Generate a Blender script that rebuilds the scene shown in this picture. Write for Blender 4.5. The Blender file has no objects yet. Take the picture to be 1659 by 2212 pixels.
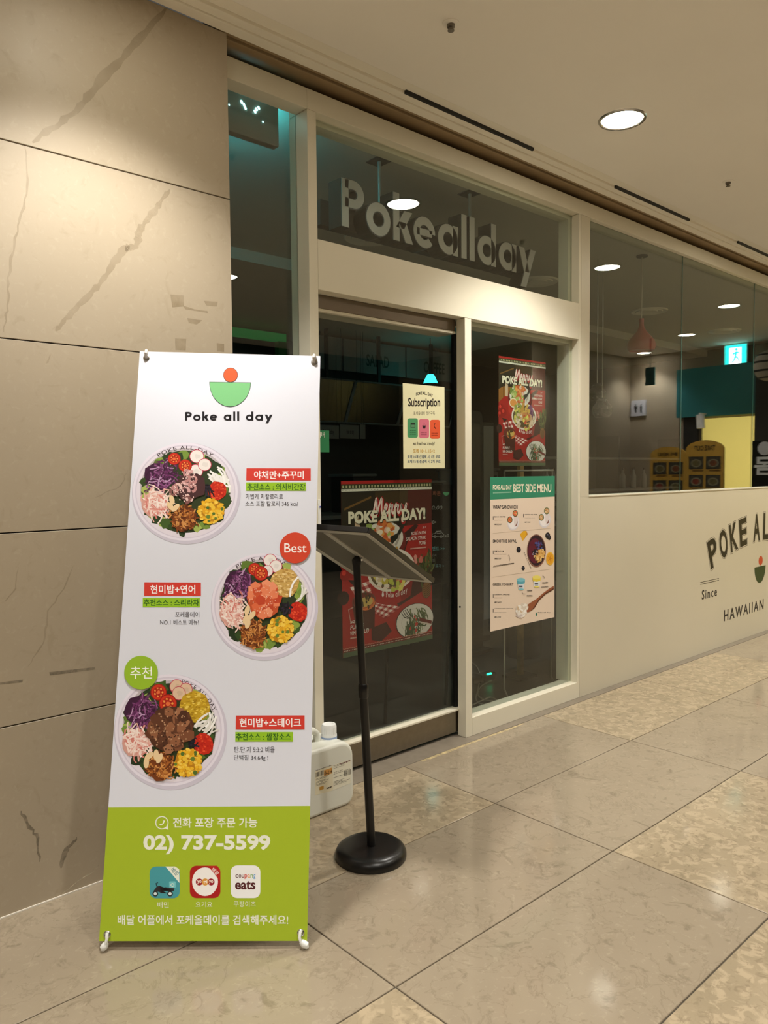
import bpy, math, random
from mathutils import Vector, Matrix
R = math.radians
rnd = random.Random(7)
SC = bpy.context.scene
COL = SC.collection
# ------------------------------------------------------------------ camera
IW, IH = 1659, 2212
YAW, PIT, ROL, FPX = R(42.1214), R(-3.015), R(-.5085), 1649.91
CO = Vector((0, -2.831, 1.5))
cf = Vector((math.sin(YAW)*math.cos(PIT), math.cos(YAW)*math.cos(PIT), math.sin(PIT)))
cr = Vector((math.cos(YAW), -math.sin(YAW), 0)); cu = cr.cross(cf)
cr, cu = math.cos(ROL)*cr+math.sin(ROL)*cu, -math.sin(ROL)*cr+math.cos(ROL)*cu
cam = bpy.data.cameras.new('camera'); camo = bpy.data.objects.new('camera', cam); COL.objects.link(camo)
mw = Matrix((cr, cu, -cf)).transposed().to_4x4(); mw.translation = CO
camo.matrix_world = mw
cam.sensor_fit = 'HORIZONTAL'; cam.sensor_width = 36; cam.lens = 36*FPX/IW; cam.clip_start = .02
SC.camera = camo
# ------------------------------------------------------------------ world, exposure, lamp settings
wd = bpy.data.worlds.new('world'); SC.world = wd; wd.use_nodes = True
wd.node_tree.nodes['Background'].inputs[0].default_value = (.95, .9, .8, 1)
wd.node_tree.nodes['Background'].inputs[1].default_value = .05
vs = SC.view_settings
vs.view_transform = 'Standard'; vs.look = 'None'; vs.gamma = 1; vs.use_curve_mapping = False
vs.exposure = 0.58
LAMP_COL = (1, .97, .915)
LAMP_W = 134         # spot power of one downlight
LAMP_SPREAD = R(112)
LENS_E = 45          # visible brightness of a lit diffuser

# ------------------------------------------------------------------ measuring helpers (photo pixel -> point on a known plane)
def ray(x, y): return cf+cr*((x-IW/2)/FPX)+cu*((IH/2-y)/FPX)
def onY(x, y, Y=0.): d = ray(x, y); return CO+d*((Y-CO.y)/d.y)
def onX(x, y, X): d = ray(x, y); return CO+d*((X-CO.x)/d.x)
def onZ(x, y, Z=0.): d = ray(x, y); return CO+d*((Z-CO.z)/d.z)
def lin(c):
    if isinstance(c, str): c = tuple(int(c[i:i+2], 16) for i in (0, 2, 4))
    o = []
    for q in c:
        q /= 255.
        o.append(q/12.92 if q <= .04045 else ((q+.055)/1.055)**2.4)
    return tuple(o)

# ------------------------------------------------------------------ materials
def mat(name, c, rough=.5, metal=0, spec=.5, var=0, scale=8, detail=4, bump=0, bscale=60, emis=None, estr=0, rvar=0):
    m = bpy.data.materials.new(name); m.use_nodes = True
    nt = m.node_tree; N = nt.nodes; L = nt.links; p = N['Principled BSDF']
    c = lin(c)
    p.inputs['Base Color'].default_value = (*c, 1); p.inputs['Roughness'].default_value = rough
    p.inputs['Metallic'].default_value = metal; p.inputs['Specular IOR Level'].default_value = spec
    tc = N.new('ShaderNodeTexCoord')
    if var or rvar:
        n = N.new('ShaderNodeTexNoise'); n.inputs['Scale'].default_value = scale; n.inputs['Detail'].default_value = detail
        L.new(tc.outputs['Object'], n.inputs['Vector'])
    if var:
        r = N.new('ShaderNodeValToRGB'); L.new(n.outputs['Fac'], r.inputs['Fac'])
        r.color_ramp.elements[0].position = .3; r.color_ramp.elements[1].position = .7
        r.color_ramp.elements[0].color = (*[q*(1-var) for q in c], 1); r.color_ramp.elements[1].color = (*[min(1, q*(1+var)) for q in c], 1)
        L.new(r.outputs['Color'], p.inputs['Base Color'])
    if rvar:
        mr = N.new('ShaderNodeMapRange'); L.new(n.outputs['Fac'], mr.inputs[0])
        mr.inputs[3].default_value = max(0, rough-rvar); mr.inputs[4].default_value = rough+rvar
        L.new(mr.outputs[0], p.inputs['Roughness'])
    if bump:
        b = N.new('ShaderNodeBump'); b.inputs['Strength'].default_value = bump; b.inputs['Distance'].default_value = .002
        n2 = N.new('ShaderNodeTexNoise'); n2.inputs['Scale'].default_value = bscale; n2.inputs['Detail'].default_value = 3
        L.new(tc.outputs['Object'], n2.inputs['Vector']); L.new(n2.outputs['Fac'], b.inputs['Height']); L.new(b.outputs['Normal'], p.inputs['Normal'])
    if emis:
        p.inputs['Emission Color'].default_value = (*lin(emis), 1); p.inputs['Emission Strength'].default_value = estr
    return m

def glass(name, tint, refl=1.0, rough=0.0):
    m = bpy.data.materials.new(name); m.use_nodes = True
    nt = m.node_tree; N = nt.nodes; L = nt.links
    N.remove(N['Principled BSDF']); out = N['Material Output']
    t = N.new('ShaderNodeBsdfTransparent'); t.inputs[0].default_value = (*tint, 1)
    g = N.new('ShaderNodeBsdfGlossy'); g.inputs['Roughness'].default_value = rough
    geo = N.new('ShaderNodeNewGeometry'); dt = N.new('ShaderNodeVectorMath'); dt.operation = 'DOT_PRODUCT'
    L.new(geo.outputs['Incoming'], dt.inputs[0]); L.new(geo.outputs['Normal'], dt.inputs[1])
    ab = N.new('ShaderNodeMath'); ab.operation = 'ABSOLUTE'; L.new(dt.outputs['Value'], ab.inputs[0])
    om = N.new('ShaderNodeMath'); om.operation = 'SUBTRACT'; om.inputs[0].default_value = 1; L.new(ab.outputs[0], om.inputs[1])
    pw = N.new('ShaderNodeMath'); pw.operation = 'POWER'; pw.inputs[1].default_value = 5; L.new(om.outputs[0], pw.inputs[0])
    ma = N.new('ShaderNodeMath'); ma.operation = 'MULTIPLY_ADD'; ma.inputs[1].default_value = 1-.05*refl; ma.inputs[2].default_value = .05*refl
    L.new(pw.outputs[0], ma.inputs[0])
    mx = N.new('ShaderNodeMixShader'); L.new(ma.outputs[0], mx.inputs[0]); L.new(t.outputs[0], mx.inputs[1]); L.new(g.outputs[0], mx.inputs[2])
    L.new(mx.outputs[0], out.inputs[0])
    return m

def stone(name, base, dark, light, mottled, rough, offs=0., vst=.2):
    """polished limestone: cloudy ground, fossil-like flakes, dark hairline seams"""
    m = bpy.data.materials.new(name); m.use_nodes = True
    nt = m.node_tree; N = nt.nodes; L = nt.links; p = N['Principled BSDF']
    geo = N.new('ShaderNodeNewGeometry')
    oi = N.new('ShaderNodeObjectInfo'); sc_ = N.new('ShaderNodeMath'); sc_.operation = 'MULTIPLY'; sc_.inputs[1].default_value = 37.; L.new(oi.outputs['Random'], sc_.inputs[0])
    mp = N.new('ShaderNodeVectorMath'); mp.operation = 'ADD'; L.new(geo.outputs['Position'], mp.inputs[0]); L.new(sc_.outputs[0], mp.inputs[1])
    def noise(sc, det, dist=0., rg=.55):
        n = N.new('ShaderNodeTexNoise'); n.inputs['Scale'].default_value = sc; n.inputs['Detail'].default_value = det
        n.inputs['Distortion'].default_value = dist; n.inputs['Roughness'].default_value = rg
        L.new(mp.outputs[0], n.inputs['Vector']); return n
    def ramp(src, pts):
        r = N.new('ShaderNodeValToRGB'); L.new(src, r.inputs['Fac']); e = r.color_ramp.elements
        e[0].position, e[0].color = pts[0][0], (*[pts[0][1]]*3, 1); e[1].position, e[1].color = pts[1][0], (*[pts[1][1]]*3, 1)
        for q in pts[2:]:
            x = e.new(q[0]); x.color = (*[q[1]]*3, 1)
        return r
    def mixc(fac, a, b):
        x = N.new('ShaderNodeMix'); x.data_type = 'RGBA'; L.new(fac, x.inputs['Factor'])
        if isinstance(a, tuple): x.inputs['A'].default_value = (*a, 1)
        else: L.new(a, x.inputs['A'])
        if isinstance(b, tuple): x.inputs['B'].default_value = (*b, 1)
        else: L.new(b, x.inputs['B'])
        return x.outputs['Result']
    b, d, l = lin(base), lin(dark), lin(light)
    c = mixc(ramp(noise(3.5, 6).outputs['Fac'], [(.35, 0), (.7, 1)]).outputs['Color'], b, tuple((x+y)/2 for x, y in zip(b, l)) if mottled else tuple(.8*x+.2*y for x, y in zip(b, d)))
    if mottled:
        f = noise(19, 4, .9, .5)
        c = mixc(ramp(f.outputs['Fac'], [(.49, 0), (.58, .75)]).outputs['Color'], c, l)
        f2 = noise(27, 4, .9, .6)
        c = mixc(ramp(f2.outputs['Fac'], [(.54, 0), (.64, .6)]).outputs['Color'], c, d)
    else:
        f = noise(11, 7, 1.8, .62)
        c = mixc(ramp(f.outputs['Fac'], [(.57, 0), (.70, .7)]).outputs['Color'], c, d)
        f3 = noise(40, 4, .6, .6)
        c = mixc(ramp(f3.outputs['Fac'], [(.57, 0), (.70, .55)]).outputs['Color'], c, l)
    v = noise(5.5, 8, .5, .62)
    c = mixc(ramp(v.outputs['Fac'], [(.485, 0), (.5, vst), (.515, 0)]).outputs['Color'], c, d)
    L.new(c, p.inputs['Base Color'])
    mr = N.new('ShaderNodeMapRange'); L.new(noise(6, 3).outputs['Fac'], mr.inputs[0]); mr.inputs[3].default_value = rough*.8; mr.inputs[4].default_value = rough*1.25
    L.new(mr.outputs[0], p.inputs['Roughness'])
    return m

def stain_mat(name, c, alpha, nscale=14):
    m = bpy.data.materials.new(name); m.use_nodes = True
    nt = m.node_tree; N = nt.nodes; L = nt.links; p = N['Principled BSDF']
    p.inputs['Base Color'].default_value = (*lin(c), 1); p.inputs['Roughness'].default_value = .5
    geo = N.new('ShaderNodeNewGeometry'); n = N.new('ShaderNodeTexNoise'); n.inputs['Scale'].default_value = nscale; n.inputs['Detail'].default_value = 5
    L.new(geo.outputs['Position'], n.inputs['Vector'])
    mr = N.new('ShaderNodeMapRange'); mr.inputs[1].default_value = .35; mr.inputs[2].default_value = .65; mr.inputs[3].default_value = alpha*.45; mr.inputs[4].default_value = alpha
    L.new(n.outputs['Fac'], mr.inputs[0]); L.new(mr.outputs[0], p.inputs['Alpha'])
    return m

pm = bpy.data.materials.new('print_ink'); pm.use_nodes = True
_a = pm.node_tree.nodes.new('ShaderNodeVertexColor'); _a.layer_name = 'Col'
pm.node_tree.links.new(_a.outputs['Color'], pm.node_tree.nodes['Principled BSDF'].inputs['Base Color'])
pm.node_tree.nodes['Principled BSDF'].inputs['Roughness'].default_value = .45
pm.node_tree.nodes['Principled BSDF'].inputs['Specular IOR Level'].default_value = .35

MT = dict(
    frame=mat('cream_paint', (228, 221, 200), .42, var=.02, scale=2, bump=.05, bscale=90),
    panel=mat('cream_panel', (214, 206, 184), .38, var=.02, scale=1.5),
    ceil=mat('ceiling_paint', (240, 234, 222), .85, var=.02, scale=1.2),
    mould=mat('moulding_paint', (238, 231, 214), .6, var=.02, scale=2),
    brown=mat('brown_shutter', (150, 128, 96), .5, var=.1, scale=5),
    black=mat('black', (14, 12, 11), .5),
    grout=mat('grout', (82, 76, 66), .8, var=.1, scale=30),
    strip=mat('grey_stone', (128, 118, 104), .35, var=.12, scale=18, detail=6),
    steel=mat('brushed_steel', (150, 142, 128), .32, 1, var=.06, scale=30),
    housing=mat('bronze_metal', (128, 116, 102), .3, .85, var=.04, scale=12),
    silver=mat('silver', (205, 203, 198), .25, 1),
    alu=mat('aluminium', (200, 197, 186), .4, .5),
    white=mat('white_plastic', (232, 232, 228), .4),
    blackpl=mat('black_plastic', (18, 16, 15), .32, var=.1, scale=20),
    darkgrey=mat('dark_grey_panel', (104, 101, 90), .55, var=.05),
    hdpe=mat('milky_plastic', (226, 226, 214), .4),
    paper=mat('paper', (232, 226, 214), .7),
    cream_sheet=mat('cream_paper', (226, 220, 178), .7, bump=.1, bscale=25),
    pink_sheet=mat('pale_peach_paper', (236, 216, 196), .65, bump=.12, bscale=18),
    dark_sheet=mat('poster_back', (120, 20, 22), .5),
    banner=mat('banner_vinyl', (223, 225, 237), .5),
    glass=glass('window_glass', (.92, .95, .93), 1.3),
    glass_door=glass('door_glass', (.9, .92, .9)),
    clear=glass('clear_glass', (.9, .9, .9), 1.6),
    gedge=mat('glass_edge', (70, 110, 100), .2),
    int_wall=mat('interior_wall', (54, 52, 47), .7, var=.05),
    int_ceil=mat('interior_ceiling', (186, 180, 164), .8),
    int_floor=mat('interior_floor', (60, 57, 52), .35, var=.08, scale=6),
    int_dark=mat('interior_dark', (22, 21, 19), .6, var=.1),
    board=mat('menu_board', (120, 118, 114), .5),
    screen=mat('screen_black', (8, 8, 8), .2),
    letter=mat('letter_face', (190, 184, 176), .35),
    letter_side=mat('letter_side', (40, 38, 34), .4),
    red=mat('red_lamp', (138, 18, 18), .45),
    green=mat('green_frame', (14, 110, 50), .5),
    teal=mat('teal_fascia', (40, 130, 136), .5),
    yellow_door=mat('lit_yellow_door', (190, 170, 90), .5, emis=(226, 204, 110), estr=2.2),
    lens=mat('lit_diffuser', (255, 250, 235), .5, emis=(255, 247, 228), estr=LENS_E),
    lamp_off=mat('unlit_diffuser', (170, 165, 150), .5),
    exit_light=mat('exit_light', (20, 200, 170), .5, emis=(40, 225, 215), estr=5),
    exit_white=mat('exit_white', (240, 255, 250), .5, emis=(235, 255, 250), estr=9),
    led=mat('led_point', (180, 240, 240), .5, emis=(150, 235, 240), estr=22),  # glow of the reflected specks on the exit sign box
    led_green=mat('led_green', (40, 220, 140), .5, emis=(30, 230, 150), estr=3),
    wallstone=None, tile_a=None, tile_b=None,
)
MT['wallstone'] = stone('wall_limestone', (170, 156, 134), (160, 146, 123), (177, 164, 142), False, .5, 0, .06)
MT['tile_a'] = stone('floor_limestone', (152, 139, 119), (121, 108, 90), (166, 153, 131), False, .1, 3, .38)
MT['tile_b'] = stone('floor_breccia', (150, 136, 112), (130, 116, 95), (178, 161, 134), True, .1, 9, .15)
MT['vein'] = stain_mat('stone_vein', (158, 140, 110), .3)
MT['glue'] = stain_mat('glue_residue', (150, 130, 96), .45)
MT['scuff'] = stain_mat('scuff', (116, 106, 88), .55, 60)
MT['chip'] = stain_mat('pale_chip', (226, 214, 186), .8, 40)
MT['tape'] = stain_mat('yellow_tape', (226, 204, 152), .6, 30)

# ------------------------------------------------------------------ mesh builders
class B:
    def __init__(s): s.v = []; s.f = []
    def add(s, v, f):
        o = len(s.v); s.v += [tuple(q) for q in v]; s.f += [tuple(i+o for i in q) for q in f]; return s
    def box(s, x0, x1, y0, y1, z0, z1):
        v = [(x, y, z) for z in (z0, z1) for y in (y0, y1) for x in (x0, x1)]
        return s.add(v, [(0, 2, 3, 1), (4, 5, 7, 6), (0, 1, 5, 4), (2, 6, 7, 3), (0, 4, 6, 2), (1, 3, 7, 5)])
    def obox(s, c, ax, ay, az):
        c, ax, ay, az = Vector(c), Vector(ax), Vector(ay), Vector(az)
        v = [c+ax*i+ay*j+az*k for k in (-1, 1) for j in (-1, 1) for i in (-1, 1)]
        return s.add(v, [(0, 2, 3, 1), (4, 5, 7, 6), (0, 1, 5, 4), (2, 6, 7, 3), (0, 4, 6, 2), (1, 3, 7, 5)])
    def tube(s, path, r, n=10, caps=True):
        path = [Vector(p) for p in path]; rs = r if isinstance(r, (list, tuple)) else [r]*len(path)
        rings = []; up = None
        for i, p in enumerate(path):
            d = (path[min(i+1, len(path)-1)]-path[max(i-1, 0)]).normalized()
            if up is None: up = Vector((0, 0, 1)) if abs(d.z) < .9 else Vector((1, 0, 0))
            a = d.cross(up).normalized(); b = a.cross(d).normalized(); up = b
            rings.append([p+(a*math.cos(t)+b*math.sin(t))*rs[i] for t in [2*math.pi*k/n for k in range(n)]])
        v = [q for g in rings for q in g]; f = []
        for i in range(len(path)-1):
            for k in range(n):
                f.append((i*n+k, i*n+(k+1) % n, (i+1)*n+(k+1) % n, (i+1)*n+k))
        if caps: f += [tuple(range(n))[::-1], tuple(range((len(path)-1)*n, len(path)*n))]
        return s.add(v, f)
    def lathe(s, prof, c=(0, 0, 0), n=32, close=False):
        v = []; f = []
        for r, z in prof:
            for k in range(n):
                t = 2*math.pi*k/n; v.append((c[0]+r*math.cos(t), c[1]+r*math.sin(t), c[2]+z))
        m = len(prof)
        for i in range(m-1 if not close else m):
            j = (i+1) % m
            for k in range(n): f.append((i*n+k, i*n+(k+1) % n, j*n+(k+1) % n, j*n+k))
        if not close:
            if prof[0][0] > 1e-5: f.append(tuple(range(n))[::-1])
            if prof[-1][0] > 1e-5: f.append(tuple(range((m-1)*n, m*n)))
        return s.add(v, f)
    def prism(s, pts, P, d):
        """polygon pts (2d) through map P(u,v,w) extruded from w=0 to w=d"""
        n = len(pts); v = [P(u, w, 0) for u, w in pts]+[P(u, w, d) for u, w in pts]
        return s.add(v, [tuple(range(n)), tuple(range(2*n-1, n-1, -1))]+[(i, i+n, (i+1) % n+n, (i+1) % n) for i in range(n)])
    def mesh(s, name, m, smooth=False):
        me = bpy.data.meshes.new(name); me.from_pydata(s.v, [], s.f); me.validate()
        if m: me.materials.append(m)
        import bmesh
        bm = bmesh.new(); bm.from_mesh(me); bmesh.ops.recalc_face_normals(bm, faces=bm.faces); bm.to_mesh(me); bm.free()
        if smooth:
            for p in me.polygons: p.use_smooth = True
            me.set_sharp_from_angle(angle=R(38))
        return me

def obj(name, b, m, parent=None, smooth=False, bevel=0, local=False, segs=2):
    me = b if isinstance(b, bpy.types.Mesh) else b.mesh(name, MT[m] if isinstance(m, str) else m, smooth)
    o = bpy.data.objects.new(name, me); COL.objects.link(o)
    if parent:
        o.parent = parent
        if not local and parent.type == 'EMPTY': o.matrix_parent_inverse = Matrix.Translation(-parent.location)
    if bevel:
        md = o.modifiers.new('bevel', 'BEVEL'); md.width = bevel; md.segments = segs; md.limit_method = 'ANGLE'; md.angle_limit = R(40)
    return o
def tag(o, label=None, cat=None, group=None, kind=None):
    if label: o['label'] = label
    if cat: o['category'] = cat
    if group: o['group'] = group
    if kind: o['kind'] = kind
    return o
def thing(name, loc, label, cat, group=None, kind=None):
    o = bpy.data.objects.new(name, None); COL.objects.link(o); o.location = loc; o.empty_display_size = .1
    return tag(o, label, cat, group, kind)
def struct(name, b, m, label=None, **k):
    return tag(obj(name, b, m, **k), label, None, None, 'structure')
def sgroup(name, loc, label=None):
    return thing(name, loc, label, None, None, 'structure')

# ------------------------------------------------------------------ flat printing on sheets
_gl = {}
def glyphs(t, bold=0., shear=0., space=1., res=3):
    k = (t, bold, shear, space)
    if k not in _gl:
        c = bpy.data.curves.new('t', 'FONT'); c.body = t; c.size = 1; c.offset = bold; c.shear = shear; c.space_character = space; c.resolution_u = res
        o = bpy.data.objects.new('t', c); me = bpy.data.meshes.new_from_object(o)
        _gl[k] = ([(v.co.x, v.co.y) for v in me.vertices], [tuple(p.vertices) for p in me.polygons])
        bpy.data.objects.remove(o); bpy.data.curves.remove(c); bpy.data.meshes.remove(me)
    return _gl[k]
def bbox(v):
    xs = [q[0] for q in v]; ys = [q[1] for q in v]; return min(xs), min(ys), max(xs), max(ys)

class Plane:
    def __init__(s, o, u, v):
        s.o, s.u, s.v = Vector(o), Vector(u).normalized(), Vector(v).normalized(); s.n = s.u.cross(s.v).normalized()
        if s.n.dot(CO-s.o) < 0: s.n = -s.n
    def w(s, a, b, h=0.): return s.o+s.u*a+s.v*b+s.n*h
    def px(s, x, y):
        d = ray(x, y); q = CO+d*((s.o-CO).dot(s.n)/d.dot(s.n))-s.o
        return q.dot(s.u), q.dot(s.v)
def wallplane(Y): return Plane((0, Y, 0), (1, 0, 0), (0, 0, 1))

class Print:
    def __init__(s, pl, h=.0006, mp=None):
        s.pl = pl; s.h = h; s.v = []; s.f = []; s.c = []; s.mp = mp or (lambda x, y: (x, y))
    def add(s, pts, faces, col):
        o = len(s.v); s.h += 4e-6; c = lin(col)
        s.v += [s.pl.w(*s.mp(*p), s.h) for p in pts]
        for f in faces: s.f.append(tuple(i+o for i in f)); s.c.append(c)
        return s
    def poly(s, pts, col): return s.add(pts, [tuple(range(len(pts)))], col)
    def rect(s, x0, y0, x1, y1, col): return s.poly([(x0, y0), (x1, y0), (x1, y1), (x0, y1)], col)
    def rrect(s, x0, y0, x1, y1, r, col, ry=None):
        ry = ry or r; sx = 1 if x1 > x0 else -1; sy = 1 if y1 > y0 else -1; p = []
        for cx, cy, a in ((x1-sx*r, y1-sy*ry, 0), (x0+sx*r, y1-sy*ry, 90), (x0+sx*r, y0+sy*ry, 180), (x1-sx*r, y0+sy*ry, 270)):
            for k in range(6):
                t = R(a+k*18); p.append((cx+sx*r*math.cos(t), cy+sy*ry*math.sin(t)))
        return s.poly(p, col)
    def disc(s, x, y, rx, col, ry=None, n=28, a0=0, a1=360, rot=0):
        ry = ry or rx; ca, sa = math.cos(rot), math.sin(rot); p = []
        full = a1-a0 >= 360
        for k in range(n if full else n+1):
            t = R(a0+(a1-a0)*k/n); q = (rx*math.cos(t), ry*math.sin(t)); p.append((x+q[0]*ca-q[1]*sa, y+q[0]*sa+q[1]*ca))
        return s.poly(p, col)
    def ring(s, x, y, r0, r1, col, n=32, asp=1.):
        p = [(x+r*math.cos(2*math.pi*k/n), y+asp*r*math.sin(2*math.pi*k/n)) for r in (r0, r1) for k in range(n)]
        return s.add(p, [(k, (k+1) % n, n+(k+1) % n, n+k) for k in range(n)], col)
    def stroke(s, pts, w, col):
        L = []; Rr = []
        for i, p in enumerate(pts):
            a = pts[max(0, i-1)]; b = pts[min(len(pts)-1, i+1)]; dx, dy = b[0]-a[0], b[1]-a[1]; l = math.hypot(dx, dy) or 1
            ww = w[i] if isinstance(w, (list, tuple)) else w
            L.append((p[0]-dy/l*ww/2, p[1]+dx/l*ww/2)); Rr.append((p[0]+dy/l*ww/2, p[1]-dx/l*ww/2))
        n = len(pts); return s.add(L+Rr, [(i, i+1, n+i+1, n+i) for i in range(n-1)], col)
    def text(s, t, x0, y0, x1, y1, col, bold=0., shear=0., space=1., warp=None):
        """glyphs fitted into the box; y0 is the top edge, y1 the bottom edge of the ink"""
        v, f = glyphs(t, bold, shear, space); a, b, c, d = bbox(v)
        P = [(x0+(q[0]-a)/(c-a)*(x1-x0), y1+(q[1]-b)/(d-b)*(y0-y1)) for q in v]
        if warp: P = [warp(*q) for q in P]
        return s.add(P, f, col)
    def blob(s, x, y, r, col, n=7, ry=None, jag=.3):
        ry = ry or r; t0 = rnd.random()*6.28
        return s.poly([(x+rx_*math.cos(t0+6.283*k/n), y+rx_*ry/r*math.sin(t0+6.283*k/n)) for k in range(n) for rx_ in (r*(1-jag+2*jag*rnd.random()),)], col)
    def build_cut(s, parent, cuts):
        """one part per band of height: cuts = [(lowest z, name), ...] from the top down"""
        for k, (zlo, nm) in enumerate(cuts):
            zhi = cuts[k-1][0] if k else 1e9; P = Print(s.pl); mapv = {}
            for f, c in zip(s.f, s.c):
                z = sum(s.v[i].z for i in f)/len(f)
                if zlo <= z < zhi:
                    g = []
                    for i in f:
                        if i not in mapv: mapv[i] = len(P.v); P.v.append(s.v[i])
                        g.append(mapv[i])
                    P.f.append(tuple(g)); P.c.append(c)
            if P.f: P.build(nm, parent)
    def build(s, name, parent, local=False):
        me = bpy.data.meshes.new(name); me.from_pydata(s.v, [], s.f); me.materials.append(pm)
        at = me.color_attributes.new('Col', 'FLOAT_COLOR', 'CORNER'); buf = []
        for p, c in zip(me.polygons, s.c): buf += [c[0], c[1], c[2], 1.]*p.loop_total
        at.data.foreach_set('color', buf)
        return obj(name, me, None, parent, local=local)

def scatter(r): 
    a = rnd.random()*6.283; q = math.sqrt(rnd.random())*r; return q*math.cos(a), q*math.sin(a)
def pick(l): return l[int(rnd.random()*len(l))]

# ================================================================== THE PLACE
ZC = 3.25
TA, TB, TX0, TY0 = 1.1697, .596, 1.4585, -.0579
SY = -.0906      # face of the stone wall
# ---- floor
floor = struct('floor', B().box(-4, 11.2, -6.2, TY0, -.06, -.006), 'grout', 'polished beige limestone floor of the corridor')
def tile_mesh(m):
    w, d, e = TA-.005, TB-.005, .0016
    v = [(0, 0, -.012), (w, 0, -.012), (w, d, -.012), (0, d, -.012), (0, 0, -e), (w, 0, -e), (w, d, -e), (0, d, -e), (e, e, 0), (w-e, e, 0), (w-e, d-e, 0), (e, d-e, 0)]
    f = [(8, 9, 10, 11)]+[(i, (i+1) % 4, 4+(i+1) % 4, 4+i) for i in range(4)]+[(4+i, 4+(i+1) % 4, 8+(i+1) % 4, 8+i) for i in range(4)]
    return B().add(v, f).mesh('floor_tile', MT[m])
tma, tmb = tile_mesh('tile_a'), tile_mesh('tile_b')
mott = {(0, 0), (1, 2), (0, 3), (1, 3), (-1, 2), (2, 0), (3, 0), (3, 2), (4, 1), (5, 2), (4, 3)}
for j in range(10):
    for i in range(-4, 8):
        o = obj('floor_tile', tmb if (i, j) in mott else tma, None, floor)
        o.location = (TX0+TA*i+.0025, TY0-TB*(j+1)+.0025, 0)
th = struct('trim_1', B().box(1.655, 9.2, TY0+.001, .2, -.06, 0), 'strip', 'grey stone strip running along the foot of the shopfront', bevel=.001)
tp = [(2.74, -.083), (2.9, -.085), (3.2, -.08), (3.45, -.083), (3.6, -.075), (3.6, -.064), (3.3, -.061), (2.95, -.06), (2.74, -.062)]
obj('tape_residue', B().add([(x, y, .0004) for x, y in tp], [tuple(range(len(tp)))]), 'tape', floor)
# ---- stone wall on the left
wl = sgroup('wall_left', (0, 0, 0), 'beige limestone slab wall left of the shopfront')
obj('backing', B().box(-3.5, 1.6, SY+.012, .2, 0, ZC), 'black', wl)
zj = [0, .6514, 1.3062, 1.9535, 2.6022, ZC]
xj = [-3.145, -1.945, -.745, .455, 1.655]
panels = {}
for i in range(4):
    for j in range(5):
        g = .0022
        panels[i, j] = obj('stone_panel', B().box(xj[i]+g, xj[i+1]-(g if i < 3 else 0), SY, SY+.03 if i < 3 else .14, zj[j]+(g if j else 0), zj[j+1]-(g if j < 4 else 0)), 'wallstone', wl, bevel=.001, segs=1)
obj('caulk_line', B().box(.455, 1.655, SY-.003, SY+.004, .0005, .005), 'paper', wl)
PS = wallplane(SY)
def flat(name, pts, m, parent, h=.0005, pl=PS):
    uv = [pl.px(*p) for p in pts]
    return obj(name, B().add([pl.w(a, b, h) for a, b in uv], [tuple(range(len(pts)))]), m, parent)
def vein(pts, w, j, m='vein'):
    pl = PS; uv = [pl.px(*p) for p in pts]; L = []; Q = []
    # resample with wobble
    fine = []
    for a, b in zip(uv, uv[1:]):
        for k in range(5):
            t = k/5; fine.append((a[0]+(b[0]-a[0])*t+rnd.uniform(-.004, .004), a[1]+(b[1]-a[1])*t+rnd.uniform(-.003, .003)))
    fine.append(uv[-1])
    for k, p in enumerate(fine):
        a, b = fine[max(0, k-1)], fine[min(len(fine)-1, k+1)]; dx, dy = b[0]-a[0], b[1]-a[1]; l = math.hypot(dx, dy)
        ww = w*rnd.uniform(.45, 1.2)*(.6+.5*math.sin(math.pi*k/len(fine)))*(.35 if k in (0, len(fine)-1) else 1)
        L.append(pl.w(p[0]-dy/l*ww/2, p[1]+dx/l*ww/2, .0004)); Q.append(pl.w(p[0]+dy/l*ww/2, p[1]-dx/l*ww/2, .0004))
    n = len(fine)
    return obj('vein', B().add(L+Q, [(k, k+1, n+k+1, n+k) for k in range(n-1)]), m, panels[3, j])
vein([(360, 15), (318, 68), (262, 125), (205, 190), (165, 240), (120, 272), (70, 308)], .028, 4)
vein([(365, 410), (350, 432), (335, 455), (312, 480), (300, 505), (296, 530), (280, 536), (268, 536), (240, 575), (215, 615), (178, 652), (140, 690), (120, 715)], .026, 3)
vein([(53, 316), (60, 390), (48, 460), (30, 530), (18, 600), (18, 660), (8, 718)], .008, 3)
vein([(160, 1220), (140, 1270), (105, 1320), (92, 1390), (60, 1440)], .006, 1)
vein([(40, 1225), (35, 1270), (10, 1300)], .004, 1)
vein([(108, 765), (100, 785)], .006, 2)
vein([(276, 1015), (262, 1050), (205, 1075)], .004, 2)
vein([(45, 1750), (62, 1785), (82, 1810), (85, 1862)], .012, 0, 'scuff')
vein([(168, 1808), (142, 1835), (132, 1875)], .016, 0, 'scuff')
vein([(222, 1858), (200, 1885), (165, 1905), (120, 1945)], .004, 0, 'chip')
for k, (pts, j, m) in enumerate([([(368, 636), (397, 638), (397, 662), (372, 664)], 3, 'glue'), ([(395, 660), (420, 668), (448, 672), (449, 676), (400, 668)], 3, 'glue'),
      ([(404, 687), (437, 692), (425, 701), (408, 698)], 3, 'glue'), ([(378, 731), (402, 732), (401, 757), (379, 756)], 3, 'glue'), ([(468, 741), (484, 743), (484, 760), (469, 759)], 3, 'glue'),
      ([(440, 650), (470, 652), (468, 662), (446, 660)], 3, 'glue'), ([(106, 1452), (150, 1447), (205, 1441), (205, 1446), (150, 1454), (108, 1459)], 1, 'scuff'), ([(0, 1474), (50, 1468), (48, 1474), (0, 1479)], 1, 'scuff')]):
    flat('glue_residue' if m == 'glue' else 'scuff_mark', pts, m, panels[3, j])
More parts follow.
